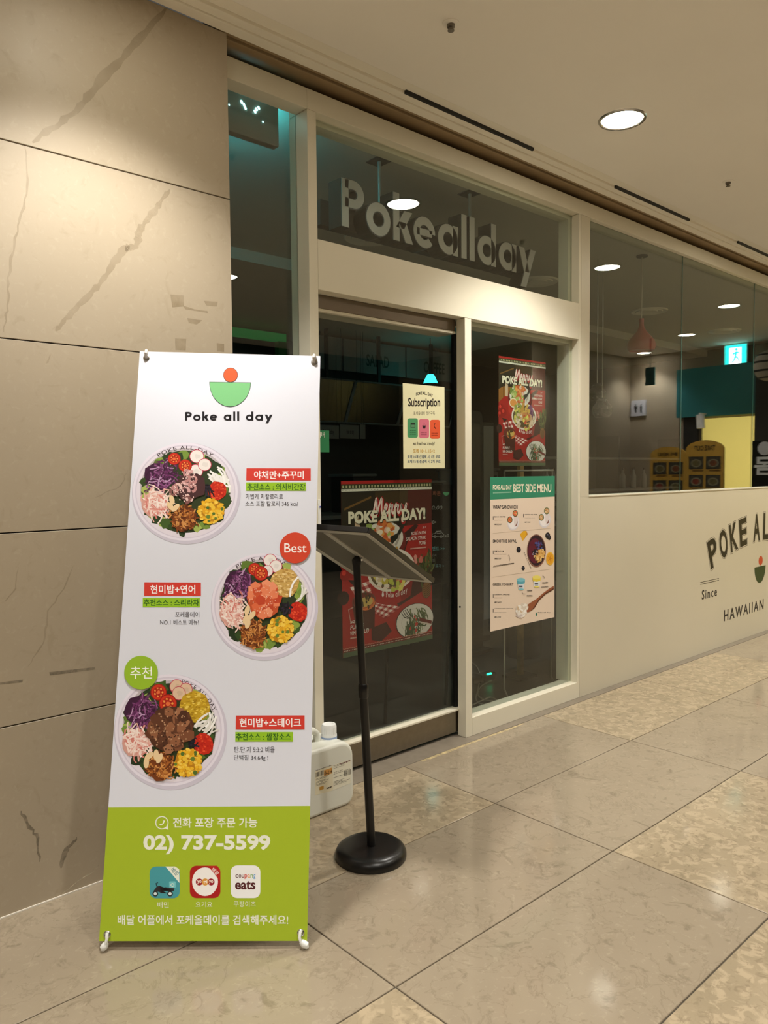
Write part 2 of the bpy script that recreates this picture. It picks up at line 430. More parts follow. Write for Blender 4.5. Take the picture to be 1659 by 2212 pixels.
# ---- corridor ceiling and moulding
ceil = struct('ceiling', B().box(-4, 11.2, -6.2, -.285, ZC, ZC+.06), 'ceil', 'cream painted corridor ceiling', bevel=.008)
tr2 = struct('trim_2', B().box(-4, 9.4, -.30, -.195, ZC+.022, ZC+.06).box(-4, 9.4, -.195, -.15, ZC+.008, ZC+.06).box(-4, 9.4, -.15, -.095, ZC, ZC+.06), 'mould', 'stepped cream ceiling moulding above the shopfront', bevel=.003)
for a, b in ((2.535, 3.508), (4.348, 5.322), (6.12, 7.09)):
    obj('air_slot', B().box(a, b, -.208, -.194, ZC+.007, ZC+.03), 'black', tr2)
tr3 = struct('trim_3', B().box(1.62, 9.4, -.092, .2, ZC+.0605, ZC+.08).box(1.6, 9.4, .102, .139, 3.2225, ZC+.06), 'black', 'dark recess above the shopfront')  # rear box added to block interior glow leaking over the top rail
obj('shutter_bar', B().box(1.62, 9.4, -.082, -.045, ZC+.022, ZC+.06), 'brown', tr3, bevel=.003)
obj('shutter_bar', B().box(1.62, 9.4, -.04, .1, ZC+.012, ZC+.06), 'brown', tr3, bevel=.003)
# ---- far sides of the corridor (seen only as reflections in the glass)
MG = .08                     # twice the depth of the right-hand panes
EX = 11.0
struct('wall_opposite', B().box(-4, 8.5, -6.1, -6, 0, ZC), 'int_dark', 'dark closed shop fronts across the corridor')
struct('wall_corner', B().box(8.5, EX, -6, -3.45, 0, ZC), 'wallstone', 'beige stone corner across the corridor')
struct('wall_end', B().box(EX, EX+.1, -6, 0, 0, ZC), 'wallstone', 'beige stone wall closing the corridor')
struct('wall_behind', B().box(-4.1, -4, -6, .2, 0, ZC), 'panel', 'cream wall behind the viewpoint')

# ---- shopfront carcass
TOP = 3.222
struct('trim_4', B().box(1.6, 2.116, 0, .088, 3.132, TOP).box(2.116, 9.4, 0, .14, 3.132, TOP), 'frame', 'cream top rail of the shopfront', bevel=.002)
struct('trim_5', B().box(2.116, 2.166, 0, .14, 0, 3.131), 'frame', 'cream post between corner window and sliding door', bevel=.002)
struct('trim_6', B().box(2.167, 4.259, 0, .13, 2.338, 2.566), 'frame', 'broad cream header above the sliding door', bevel=.002)
jb = struct('trim_7', B().box(3.168, 3.221, 0, .062, 0, 2.337), 'frame', 'cream post between sliding door and poster window', bevel=.002)
obj('keyhole', B().tube([onY(993.5, 1311, .0)+Vector((0, .002, 0)), onY(993.5, 1311, 0)-Vector((0, .002, 0))], .0055, 12), 'black', jb)
struct('trim_8', B().box(4.26, 4.2825, 0, .15, 0, 3.131), 'frame', 'slim cream post right of the poster window', bevel=.002)
wr = struct('wall_right', B().box(4.285, 9.4, 0, .12, 0, 1.322).box(4.285, 4.384, 0, .12, 1.322, 3.131), 'panel', 'cream shopfront wall panel below the long window', bevel=.0015)
obj('sill', B().box(4.384, 9.4, -.004, .12, 1.322, 1.332), 'frame', wr, bevel=.0015)
def pane(x0, x1, z0, z1, Y, parent, m='glass', name='pane', t=.008):
    return obj(name, B().box(x0, x1, Y, Y+t, z0, z1), m, parent)
w1 = sgroup('window_1', (1.88, .09, 0), 'narrow corner window beside the stone wall')
pane(1.57, 2.116, 0, 3.18, .085, w1)
w2 = sgroup('window_2', (3.2, .06, 2.56), 'wide transom window with the shop name behind it')
pane(2.166, 4.26, 2.566, 3.132, .056, w2)
obj('frame', B().box(2.166, 4.26, .067, .14, 3.108, 3.132), 'frame', w2)
obj('frame', B().box(4.236, 4.26, .067, .14, 2.566, 3.108), 'frame', w2)
w3 = sgroup('window_3', (3.7, .05, 0), 'poster window right of the sliding door')
pane(3.221, 4.26, .104, 2.338, .05, w3)
obj('sill_rail', B().box(3.221, 4.2595, .0, .12, 0, .104), 'frame', w3, bevel=.002)
obj('frame', B().box(3.221, 4.26, .06, .15, 2.315, 2.338), 'frame', w3)
obj('frame', B().box(4.238, 4.26, .06, .15, .104, 2.315), 'frame', w3)
w4 = sgroup('window_4', (5.7, .04, 1.33), 'long frameless window above the cream panel')
for a, b in ((4.384, 5.7065), (5.7115, 7.0365), (7.0415, 9.38)):
    pane(a, b, 1.332, 3.132, .036, w4)
for a in (5.709, 7.039): obj('joint', B().box(a-.0022, a+.0022, .037, .043, 1.332, 3.132), 'gedge', w4)
# ---- sliding door
d1 = sgroup('door_1', (2.65, .09, 0), 'dark glass sliding door of the shop')
pane(2.14, 3.20, .155, 2.262, .088, d1, 'glass_door')
obj('bottom_rail', B().box(2.14, 3.20, .07, .112, .018, .145), 'steel', d1, bevel=.003)
obj('bead', B().box(2.14, 3.20, .052, .112, .1455, .157), 'frame', d1, bevel=.002)
obj('edge_stile', B().box(3.17, 3.20, .08, .104, .157, 2.26), 'black', d1)
obj('operator_housing', B().box(2.17, 3.166, .07, .2, 2.272, 2.337), 'housing', d1, bevel=.003)
obj('housing_lip', B().box(2.17, 3.166, .066, .2, 2.258, 2.271), 'frame', d1, bevel=.002)
bt = thing('door_button', (2.15, -.006, 1.31), 'small white push plate with blue dot on the door post', 'switch')
obj('plate', B().box(2.146, 2.158, -.008, -.0005, 1.247, 1.374), 'white', bt, bevel=.002)
obj('button', B().tube([(2.1535, -.0085, 1.34), (2.1535, -.011, 1.34)], .004, 12), mat('blue_dot', (40, 50, 160), .4), bt)

# ---- shop interior shell
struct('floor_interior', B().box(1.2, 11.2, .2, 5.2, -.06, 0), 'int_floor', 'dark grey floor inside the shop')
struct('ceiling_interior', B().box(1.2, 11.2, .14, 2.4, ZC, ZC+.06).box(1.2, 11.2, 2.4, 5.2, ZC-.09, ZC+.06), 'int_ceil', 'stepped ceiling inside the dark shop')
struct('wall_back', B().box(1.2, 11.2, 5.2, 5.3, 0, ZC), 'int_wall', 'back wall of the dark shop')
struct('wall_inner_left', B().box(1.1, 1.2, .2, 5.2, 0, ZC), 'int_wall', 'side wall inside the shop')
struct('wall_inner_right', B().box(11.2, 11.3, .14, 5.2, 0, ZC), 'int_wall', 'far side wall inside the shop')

# ---- downlights
ring_me = B().lathe([(.098, -.002), (.104, -.007), (.114, -.006), (.118, 0), (.098, 0)], n=40).mesh('trim_ring', MT['silver'], True)
lens_me = B().lathe([(.0001, -.003), (.098, -.003), (.098, 0)], n=40).mesh('diffuser', MT['lens'])
spot_d = bpy.data.lights.new('downlight_beam', 'SPOT')
spot_d.energy = LAMP_W; spot_d.color = LAMP_COL; spot_d.spot_size = LAMP_SPREAD; spot_d.spot_blend = .6; spot_d.shadow_soft_size = .09
p0 = onZ(1344, 258, ZC)
row1 = [-1.3, 1.08, p0.x, 5.95, 8.35]; row2 = [-1.2, 1.2, 3.6, 6.0, 8.4, 10.7]
names = {(0, 2): 'lit round downlight in the ceiling right of the sprinkler', (0, 0): 'downlight of the shopfront row, far left beyond the stone wall', (0, 1): 'downlight of the shopfront row above the banner, lighting the stone wall',
    (0, 3): 'downlight mirrored at the left edge of the long window', (0, 4): 'downlight mirrored above the exit sign in the long window', (1, 0): 'downlight of the middle row, far left behind the viewpoint', (1, 1): 'downlight of the middle row above the viewpoint',
    (1, 2): 'downlight of the middle row just right of the viewpoint', (1, 3): 'downlight of the middle row mirrored in the door housing', (1, 4): 'downlight of the middle row mirrored at the top of the poster window', (1, 5): 'downlight mirrored just below the red pendant lamp',
    (2, 0): 'downlight of the far row, leftmost behind the viewpoint', (2, 1): 'downlight of the far row, second behind the viewpoint', (2, 2): 'downlight of the far row, third behind the viewpoint', (2, 3): 'downlight of the far row, rightmost before the stone corner', (3, 0): 'single downlight near the lit yellow door'}
for rr, (xs, y) in enumerate(((row1, -.76), (row2, -3.05), (row2[:4], -5.2), ([9.7], -1.9))):  # far row and single end lamp are added out of view for fill light
    for k, x in enumerate(xs):
        t = thing('downlight', (x, p0.y if (rr, k) == (0, 2) else -.7 if (rr, k) == (0, 1) else y, ZC), names.get((rr, k), 'lit round downlight in the ceiling, seen only as a reflection in the glass'), 'ceiling light', 'round ceiling downlights')
        obj('trim_ring', ring_me, None, t, local=True); obj('diffuser', lens_me, None, t, local=True)
        l = bpy.data.objects.new('beam', spot_d); COL.objects.link(l); l.parent = t; l.location = (0, 0, -.02)
# ---- sprinklers
for (x, y), lb in (((974, 50), 'small ceiling sprinkler nearest the top edge'), ((1573, 392), 'small ceiling sprinkler right of the lit downlight')):
    p = onZ(x, y, ZC)
    t = thing('sprinkler', p, lb, 'sprinkler', 'ceiling sprinklers')
    obj('rosette', B().lathe([(.034, 0), (.033, -.003), (.018, -.006), (.0001, -.006)], n=28), 'ceil', t, True, local=True)
    obj('head', B().lathe([(.016, -.006), (.015, -.016), (.008, -.019), (.007, -.026), (.013, -.027), (.013, -.03), (.0001, -.03)], n=20), mat('sprinkler_metal', (120, 112, 100), .4, .6), t, True, local=True)
# ---- round air diffusers of the corridor ceiling
for k, x in enumerate((3.83, 5.88, 7.92, 9.8)):
    t = thing('ceiling_vent', (x, 1.53, ZC), ('round ceiling air diffuser, a faint ring under the shop sign letter o', 'round ceiling air diffuser, a faint ring under the shop sign letter y', 'round ceiling air diffuser, a faint ring behind the red pendant', 'round ceiling air diffuser, a faint ring left of the exit sign')[k], 'vent', 'round ceiling air diffusers')
    obj('cone', B().lathe([(.2, 0), (.19, -.012), (.15, -.004), (.145, -.004), (.14, -.014), (.1, -.006), (.095, -.006), (.09, -.016), (.0001, -.016)], n=40), 'mould', t, True, local=True)

def geo(ch, w=.25):
    """round geometric letter as polygons (x-height 1)"""
    o = []
    def rect(x0, y0, x1, y1): o.append([(x0, y0), (x1, y0), (x1, y1), (x0, y1)])
    def arc(cx, cy, r, a0, a1, n=24):
        k = max(3, int(n*abs(a1-a0)/360)); P = [R(a0+(a1-a0)*i/k) for i in range(k+1)]
        for t, u in zip(P, P[1:]):
            o.append([(cx+(r-w/2)*math.cos(t), cy+(r-w/2)*math.sin(t)), (cx+(r+w/2)*math.cos(t), cy+(r+w/2)*math.sin(t)), (cx+(r+w/2)*math.cos(u), cy+(r+w/2)*math.sin(u)), (cx+(r-w/2)*math.cos(u), cy+(r-w/2)*math.sin(u))])
    def diag(x0, y0, x1, y1, f=1.12):
        h = w*f/2*math.hypot(x1-x0, y1-y0)/abs(y1-y0); o.append([(x0-h, y0), (x0+h, y0), (x1+h, y1), (x1-h, y1)])
    c = .375; s = .125
    if ch == 'o': arc(.5, .5, c, 0, 360)
    if ch in 'ad': arc(.5, .5, c, 0, 360); rect(.875-w/2, 0, .875+w/2, 1 if ch == 'a' else 1.5)
    if ch == 'l': rect(s-w/2, 0, s+w/2, 1.5)
    if ch == 'P':
        rect(s-w/2, 0, s+w/2, 1.42); arc(.47, 1.02, .28, -90, 90); rect(s, 1.3-w/2, .47, 1.3+w/2); rect(s, .74-w/2, .47, .74+w/2)
    if ch == 'k': rect(s-w/2, 0, s+w/2, 1.5); diag(.28, .42, .66, 1.0); diag(.70, 0, .40, .62)
    if ch == 'e': arc(.5, .5, c, 0, 318); rect(.14, .5-w*.42, .86, .5+w*.42)
    if ch == 'y': diag(.14, 1, .48, .12); diag(.26, -.45, .86, 1)
    return o
ADV = {'P': .95, 'o': 1.12, 'k': .88, 'e': 1.12, 'a': 1.16, 'l': .40, 'd': 1.16, 'y': 1.0, ' ': .5}
def geo_line(t, w=.25, sp=0.):
    x = 0; out = []
    for ch in t:
        out.append((ch, x, [[(a+x, b) for a, b in p] for p in (geo(ch, w) if ch != ' ' else [])])); x += ADV[ch]+sp
    return out
def geo_print(P, t, x0, y0, x1, y1, col, w=.25, sp=.05, warp=None):
    L = geo_line(t, w, sp); pts = [q for _, _, g in L for p in g for q in p]; a, b, c, d = bbox(pts)
    for _, _, g in L:
        for p in g:
            h = P.h; pp = [(x0+(q[0]-a)/(c-a)*(x1-x0), y1+(q[1]-b)/(d-b)*(y0-y1)) for q in p]
            P.poly([warp(*q) for q in pp] if warp else pp, col); P.h = h
    P.h += 5e-6

# ================================================================== X-BANNER
def c1(x, y): return 200+x*.31344, 740+y*.31344
def c2(x, y): return 200+x*.31344, 1130+y*.31344
def c3(x, y): return 180+x*.3255, 1700+y*.3255
fa, fb = onZ(224, 2056), onZ(661, 2051)
bw = (fb-fa).normalized(); bn0 = Vector((-bw.y, bw.x, 0))
if bn0.y < 0: bn0 = -bn0
bup = Vector((0, 0, 1))*math.cos(R(12.5))+bn0*math.sin(R(12.5))
PB = Plane(fa, bw, bup)
BC = {k: PB.px(*p) for k, p in dict(tl=(302, 759), tr=(692, 769), br=(663.5, 2032.5), bl=(214, 2033)).items()}
ban = thing('x_banner_stand', fa+(fb-fa)*.5, 'white freestanding menu banner with three salad bowls and lime green foot', 'banner')
# vinyl sheet: slightly bowed, 1 mm thick
def bil(s, t):
    a = [BC['tl'][i]+(BC['tr'][i]-BC['tl'][i])*s for i in (0, 1)]; b = [BC['bl'][i]+(BC['br'][i]-BC['bl'][i])*s for i in (0, 1)]
    return a[0]+(b[0]-a[0])*t, a[1]+(b[1]-a[1])*t
q = [bil(0, 0), bil(1, 0), bil(1, 1), bil(0, 1)]
sheet = obj('sheet', B().prism(q, lambda a, b, w: PB.w(a, b, w), -.0012), 'banner', ban)
pr = Print(PB, .0003, lambda x, y: PB.px(x, y))
gl = [c3(165, 135), c3(1506, 125), (663.5, 2032.5), (214, 2033)]
pr.poly(gl, (168, 190, 44)).build('green_field', sheet)
def ptx(P, t, a, b, col, bold=.0, cc=None, **k): P.text(t, *cc(*a), *cc(*b), col, bold, **k)
# logo
pr = Print(PB, .0006, lambda x, y: PB.px(x, y))
S_ = .31344
x, y = c1(951, 224); pr.disc(x, y, 15.8, (40, 34, 36)); pr.disc(x, y, 14.9, (232, 92, 48))
x, y = c1(948, 273)
pr.disc(x, y, 44.9, (40, 44, 50), ry=53.6, n=40, a0=0, a1=180, rot=R(.9)); pr.disc(x, y+.8, 44.0, (126, 196, 132), ry=51.6, n=40, a0=0, a1=180, rot=R(.9))
geo_print(pr, 'Poke all day', *c1(638, 476), *c1(1240, 557), (22, 18, 26), .285, .14)
pr.build('logo', sheet)
# price tags and captions
INK = (60, 54, 62); GT = (34, 92, 28)
RED = (214, 62, 50); LIM = (150, 196, 40)
def tagset(cc, red, rt, rtxt, grn, gt_, gtxt, caps):
    pr = Print(PB, .0006, lambda x, y: PB.px(x, y))
    pr.poly([cc(*red[0]), cc(red[1][0], red[0][1]+red[2]), cc(red[1][0], red[1][1]), cc(red[0][0]-2, red[1][1]-red[2]*.5)], RED)
    ptx(pr, rtxt, *rt, (250, 246, 246), .018, cc)
    pr.poly([cc(*grn[0]), cc(grn[1][0], grn[0][1]), cc(*grn[1]), cc(grn[0][0], grn[1][1])], LIM)
    ptx(pr, gtxt, *gt_, GT, .018, cc)
    for t, a, b in caps: ptx(pr, t, a, b, INK, 0, cc)
    pr.build('caption', sheet)
tagset(c1, ((1061, 866), (1503, 951), 1), ((1113, 884), (1455, 941)), '야채만+주꾸미', ((1058, 964), (1471, 1022)), ((1066, 972), (1466, 1018)), '추천소스 : 와사비간장',
       [('가볍게 저칼로리로', (1055, 1043), (1312, 1079)), ('소스 포함 칼로리 346 kcal', (1053, 1092), (1415, 1128))])
tagset(c2, ((357, 408), (747, 502), 2), ((398, 427), (708, 487)), '현미밥+연어', ((346, 515), (740, 579)), ((352, 524), (734, 571)), '추천소스 : 스리라차',
       [('포케올데이', (570, 611), (735, 649)), ('NO.1 베스트 메뉴!', (466, 664), (732, 701))])
tagset(c2, ((988, 1326), (1461, 1423), -1), ((1012, 1345), (1437, 1405)), '현미밥+스테이크', ((984, 1439), (1381, 1506)), ((988, 1448), (1368, 1497)), '추천소스 : 쌈장소스',
       [('탄.단.지 5:3:2 비율', (977, 1540), (1255, 1581)), ('단백질 34.64g !', (975, 1597), (1210, 1640))])
# lower field: phone order line, number, app icons
WH = (240, 242, 226)
pr = Print(PB, .0006, lambda x, y: PB.px(x, y))
x, y = c3(522, 237); pr.ring(x, y, 12.2, 14.4, WH); pr.poly([(x+6, y+12), (x+14, y+15.5), (x+13, y+6)], WH)
pr.stroke([(x-5, y+3.5), (x-1.5, y+4.8), (x+3, y+1), (x+5, y-5)], [3.6, 2.2, 2.2, 3.6], WH); pr.build('phone_icon', sheet)
for nm_, t_, a_, b_, bo_ in (('order_line', '전화 포장 주문 가능', (595, 202), (1155, 270), .018), ('phone_number', '02) 737-5599', (398, 318), (1242, 446), .036), ('app_name', '배민', (493, 762), (567, 801), 0.), ('app_name', '요기요', (745, 761), (856, 798), 0.),
                          ('app_name', '쿠팡이츠', (998, 757), (1144, 796), 0.), ('search_line', '배달 어플에서 포케올데이를 검색해주세요!', (228, 849), (1360, 915), .018)):
    pr = Print(PB, .0006, lambda x, y: PB.px(x, y)); ptx(pr, t_, a_, b_, WH, bo_, c3); pr.build(nm_, sheet)
# app icons
pr = Print(PB, .0006, lambda x, y: PB.px(x, y)); A = c3(440, 527); Z = c3(640, 738)
pr.rrect(*A, *Z, 14, (74, 158, 168)); pr.poly([c3(545, 527), c3(610, 527), c3(636, 545), c3(638, 636)], WH)
def _rot(cx, cy, a):
    ca, sa = math.cos(a), math.sin(a); return lambda x, y: (cx+(x-cx)*ca-(y-cy)*sa, cy+(x-cx)*sa+(y-cy)*ca)
cx, cy = c3(608, 562); pr.text('배민', cx-8.5, cy-5, cx+8.5, cy+5, (50, 120, 130), .01, warp=_rot(cx, cy, R(45)))
for wx in (478, 576): pr.disc(*c3(wx, 708), 6.2, (44, 48, 52)); pr.disc(*c3(wx, 708), 3.4, (220, 232, 232))
pr.poly([c3(*p) for p in ((466, 690), (488, 660), (505, 655), (512, 690), (600, 690), (606, 672), (540, 664), (530, 690), (500, 704), (560, 706))], (48, 44, 46))
pr.stroke([c3(490, 662), c3(482, 640), c3(496, 634)], 2, (30, 44, 48))
pr.rrect(*c3(570, 626), *c3(614, 668), 2, (120, 200, 206)); pr.ring(*c3(592, 650), 2.6, 3.8, WH)
pr.build('app_icon', sheet)
pr = Print(PB, .0006, lambda x, y: PB.px(x, y)); A = c3(707, 522); Z = c3(910, 737)
pr.rrect(*A, *Z, 14, (176, 28, 30)); cx, cy = c3(808, 628); pr.disc(cx, cy, 28, (250, 246, 244), ry=31)
pr.poly([c3(826, 522), c3(888, 522), c3(908, 548), c3(908, 625)], (190, 36, 34))
x2, y2 = c3(876, 560); pr.text('배달', x2-8.5, y2-4.5, x2+8.5, y2+4.5, (250, 236, 230), .01, warp=_rot(x2, y2, R(45)))
for bx, bc, bt_ in ((770, (156, 24, 40), 'yo'), (848, (156, 24, 40), 'yo'), (809, (226, 160, 70), 'gi')):
    x2, y2 = c3(bx, 630); pr.disc(x2, y2, 7.6, bc); pr.text(bt_, x2-4.6, y2-4, x2+4.6, y2+5, (255, 244, 230), .02)
pr.build('app_icon', sheet)
pr = Print(PB, .0006, lambda x, y: PB.px(x, y)); A = c3(978, 520); Z = c3(1175, 737)
pr.rrect(*A, *Z, 14, (246, 246, 246))
ww = [0, .16, .31, .45, .6, .74, .88, 1]
x0, x1 = 1008, 1144
for k, (ch, cc_) in enumerate(zip('coupang', ((86, 40, 40), (86, 40, 40), (120, 50, 40), (214, 70, 50), (230, 150, 60), (120, 170, 90), (70, 150, 210)))):
    yt, yb = (580, 602) if ch not in 'pg' else (580, 611)
    pr.text(ch, *c3(x0+(x1-x0)*ww[k]+1, yt), *c3(x0+(x1-x0)*ww[k+1]-1.5, yb), cc_, .01)
ptx(pr, 'eats', (1007, 622), (1142, 680), (84, 30, 34), .03, c3)
pr.build('app_icon', sheet)

# ---- salad bowl pictures
LEAF = [(52, 74, 34), (42, 62, 32), (96, 122, 48), (140, 164, 70), (66, 92, 40), (36, 52, 28), (166, 184, 92), (118, 146, 60)]
def strands(P, cx, cy, r, cols, n, w, ln, aim=None, lim=9.):
    for k in range(n):
        x, y = scatter(r); a = rnd.random()*6.283 if aim is None else aim+rnd.uniform(-.5, .5); c = rnd.uniform(-1.6, 1.6); l = ln*rnd.uniform(.6, 1.2); p = []
        for i in range(4):
            p.append((cx+x, cy+y)); x += math.cos(a)*l/3; y += math.sin(a)*l/3; a += c/3
        p = [(q[0]-math.cos(a)*l*.3, q[1]-math.sin(a)*l*.3) for q in p]
        if max(math.hypot(*q) for q in p) < lim: P.stroke(p, w*rnd.uniform(.7, 1.3), pick(cols))
def blobs(P, cx, cy, r, cols, n, sz, jag=.3, asp=1., k=7):
    for _ in range(n):
        x, y = scatter(r); s = sz*rnd.uniform(.7, 1.25); P.blob(cx+x, cy+y, s, pick(cols), k, s*asp, jag)
def tomato(P, x, y, r):
    P.disc(x, y, r, (150, 26, 18), n=22); P.disc(x, y, r*.9, (206, 52, 28), n=22); P.disc(x, y, r*.66, (170, 34, 20), n=18)
    for k in range(7):
        a = k*.9; P.blob(x+r*.48*math.cos(a), y+r*.48*math.sin(a), r*.13, (236, 150, 70), 6)
    P.blob(x, y, r*.26, (228, 110, 60), 8)
def radish(P, x, y, r, body=(240, 232, 228)):
    P.disc(x, y, r, (190, 40, 76), n=24); P.disc(x, y, r*.91, body, n=24); P.blob(x+r*.1, y, r*.4, tuple(int(q*.95) for q in body), 9)
def bowl(cx, cy, rx, ry, kind):
    P = Print(PB, .0004, lambda x, y: PB.px(cx+x*rx, cy-y*ry))
    P.disc(.02, -.035, 1.035, (206, 200, 216), n=56); P.disc(0, 0, 1, (232, 226, 240), n=56)
    P.disc(0, 0, .955, (214, 206, 222), n=56); P.disc(.0, -.005, .93, (228, 220, 232), n=56)
    P.disc(0, .03, .86, (190, 180, 186), n=52); P.disc(.0, .0, .84, (48, 60, 32), n=48)
    wt = (.06, .9) if kind < 2 else (.42, .78)
    wr_ = (lambda x, y: (math.sin(x)*(.892+y), math.cos(x)*(.892+y))) if kind < 2 else (lambda x, y: (math.sin(x+.55)*(.892+y), math.cos(x+.55)*(.892+y)))
    P.text('POKE ALL-DAY', -.62 if kind < 2 else -.3, .045, .62 if kind < 2 else .62, -.03, (66, 56, 60), .01, space=1.15, warp=wr_)
    for k in range(46):
        a = k/46*6.283+rnd.uniform(-.05, .05); q = rnd.uniform(.68, .8); P.blob(q*math.cos(a), q*math.sin(a), rnd.uniform(.07, .13), pick(LEAF), 9, None, .35)
    CAB = [(92, 40, 84), (122, 60, 112), (70, 28, 62), (150, 92, 140), (56, 24, 50), (190, 150, 188), (108, 46, 98)]
    cc = {0: (-.5, .33), 1: (-.5, .38), 2: (-.55, .35)}[kind]
    P.blob(*cc, .28, (64, 26, 58), 12, None, .1); strands(P, *cc, .3, CAB, 150, .02, .24, lim=.84)
    tr_ = {0: [(-.21, .67, .125), (0, .53, .13)], 1: [(-.17, .69, .125), (-.05, .61, .14)], 2: [(-.2, .68, .15), (-.03, .48, .165)]}[kind]
    rd = {0: [(.2, .42, .14), (.22, .72, .14), (.37, .55, .13)], 1: [(.13, .86, .13), (.24, .75, .125), (.08, .66, .11)], 2: [(.13, .78, .13), (.3, .73, .12), (.17, .66, .125)]}[kind]
    for r_ in rd: radish(P, *r_, body=(240, 232, 228) if kind < 2 else (222, 190, 162))
    for t_ in tr_: tomato(P, *t_)
    if kind: # rice
        c = {1: (.41, .43), 2: (.46, .42)}[kind]; RC = [(226, 190, 116), (208, 168, 92), (240, 210, 146), (190, 146, 72)] if kind == 1 else [(218, 182, 52), (200, 160, 36), (236, 206, 90), (176, 136, 26)]
        P.blob(*c, .28, RC[1], 16, None, .04); blobs(P, *c, .265, RC, 170, .028, .3, .6, 6)
    cs = {0: (-.6, -.26), 1: (-.62, -.16), 2: (-.63, -.22)}[kind]
    CR = [(242, 214, 204), (232, 176, 164), (250, 232, 224), (214, 130, 120), (246, 222, 214)]
    P.blob(*cs, .25, (214, 160, 148), 12, None, .1); strands(P, *cs, .25, CR, 120, .026, .26, lim=.86)
    # sprouts
    sp = {0: (.62, .33), 1: (.74, .22), 2: (.66, .02)}[kind]; strands(P, *sp, .14, [(242, 240, 236), (226, 222, 214), (250, 248, 246)], 26, .035, .36, {0: -.6, 1: 1.05, 2: .5}[kind], lim=.9)
    # roe
    ro = {0: (.61, .02), 1: (.67, -.13), 2: (.62, -.24)}[kind]; P.blob(*ro, .19, (196, 40, 22), 13, None, .08); blobs(P, *ro, .17, [(214, 54, 28), (182, 30, 18), (232, 84, 48)], 60, .018, .2)
    strands(P, ro[0]-.22, ro[1]+.02, .07, [(26, 22, 30), (44, 36, 50)], 14, .03, .2)
    # corn and peas
    co = {0: (.5, -.4), 1: (.34, -.47), 2: (.34, -.58)}[kind]; P.blob(*co, .25, (190, 130, 24), 12, None, .1); blobs(P, *co, .25, [(240, 186, 44), (248, 208, 84), (226, 164, 30), (240, 196, 60)], 120, .036, .15, .85); blobs(P, *co, .24, [(104, 130, 50), (84, 112, 44)], 6, .036, .1)
    # fried onion
    on = {0: (-.03, -.55), 1: (-.2, -.56), 2: (-.17, -.66)}[kind]; ON = [(168, 96, 38), (126, 64, 24), (198, 130, 62), (96, 46, 18), (214, 150, 84)]
    P.blob(*on, .25, (118, 60, 24), 12, None, .15); strands(P, *on, .26, ON, 150, .024, .1, lim=.9)
    # protein
    if kind == 0:
        P.blob(.08, .1, .3, (74, 44, 46), 12, None, .2)
        for k in range(16):
            x, y = scatter(.3); x += .05; y += .1; a0 = rnd.random()*6.28; col = pick([(216, 168, 168), (190, 134, 132), (132, 86, 82), (228, 190, 184), (96, 58, 54)])
            P.stroke([(x+.085*math.cos(a0+t*.55)*(1-t*.07), y+.085*math.sin(a0+t*.55)*(1-t*.07)) for t in range(9)], [.06-.004*t for t in range(9)], col)
            blobs(P, x, y, .09, [(238, 206, 200)], 5, .012)
    elif kind == 1:
        P.blob(0, .1, .33, (196, 84, 46), 12, None, .15)
        for k in range(30):
            x, y = scatter(.31); P.blob(x, y+.12, .1, pick([(222, 106, 66), (234, 132, 92), (206, 84, 48), (240, 150, 112), (196, 70, 40)]), 5, None, .2)
        blobs(P, 0, .12, .3, [(250, 200, 176)], 50, .01)
    else:
        P.blob(.02, .02, .38, (84, 48, 30), 12, None, .18)
        for k in range(44):
            x, y = scatter(.37); P.blob(x+.02, y, .1, pick([(124, 76, 50), (98, 58, 38), (146, 94, 64), (80, 46, 30), (160, 108, 76)]), 6, None, .25)
        blobs(P, .02, 0, .36, [(190, 146, 110), (60, 34, 22)], 90, .014)
    for ax, ay in {0: [(-.25, -.17), (-.18, -.33), (-.28, -.3)], 1: [(-.31, -.1), (-.34, -.27), (-.22, -.2), (-.3, -.36)], 2: [(-.37, -.46), (-.24, -.44), (-.42, -.58), (-.18, -.5)]}[kind]:
        P.disc(ax, ay, .1, (236, 206, 160), ry=.05, n=14, rot=rnd.uniform(.3, 2.2)); 
    return P.build('bowl_picture', sheet)
x, y = c1(639, 1028); bowl(x, y, 362*S_, 338*S_, 0)
x, y = c2(1178, 565); bowl(x, y, 357*S_, 357*S_, 1)
x, y = c2(531, 1427); bowl(x, y, 377*S_, 385*S_, 2)
pr = Print(PB, .0032, lambda x, y: PB.px(x, y))
x, y = c1(1396, 1415); pr.disc(x, y, 33.4, (214, 70, 44), n=44); ptx(pr, 'Best', (1322, 1384), (1475, 1448), (252, 248, 246), .004, c1)
pr.build('best_badge', sheet)
pr = Print(PB, .0032, lambda x, y: PB.px(x, y))
x, y = c2(336, 1030); pr.disc(x, y, 36.3, (152, 190, 46), n=44); ptx(pr, '추천', (262, 988), (412, 1073), (250, 252, 244), .004, c2)
pr.build('recommended_badge', sheet)
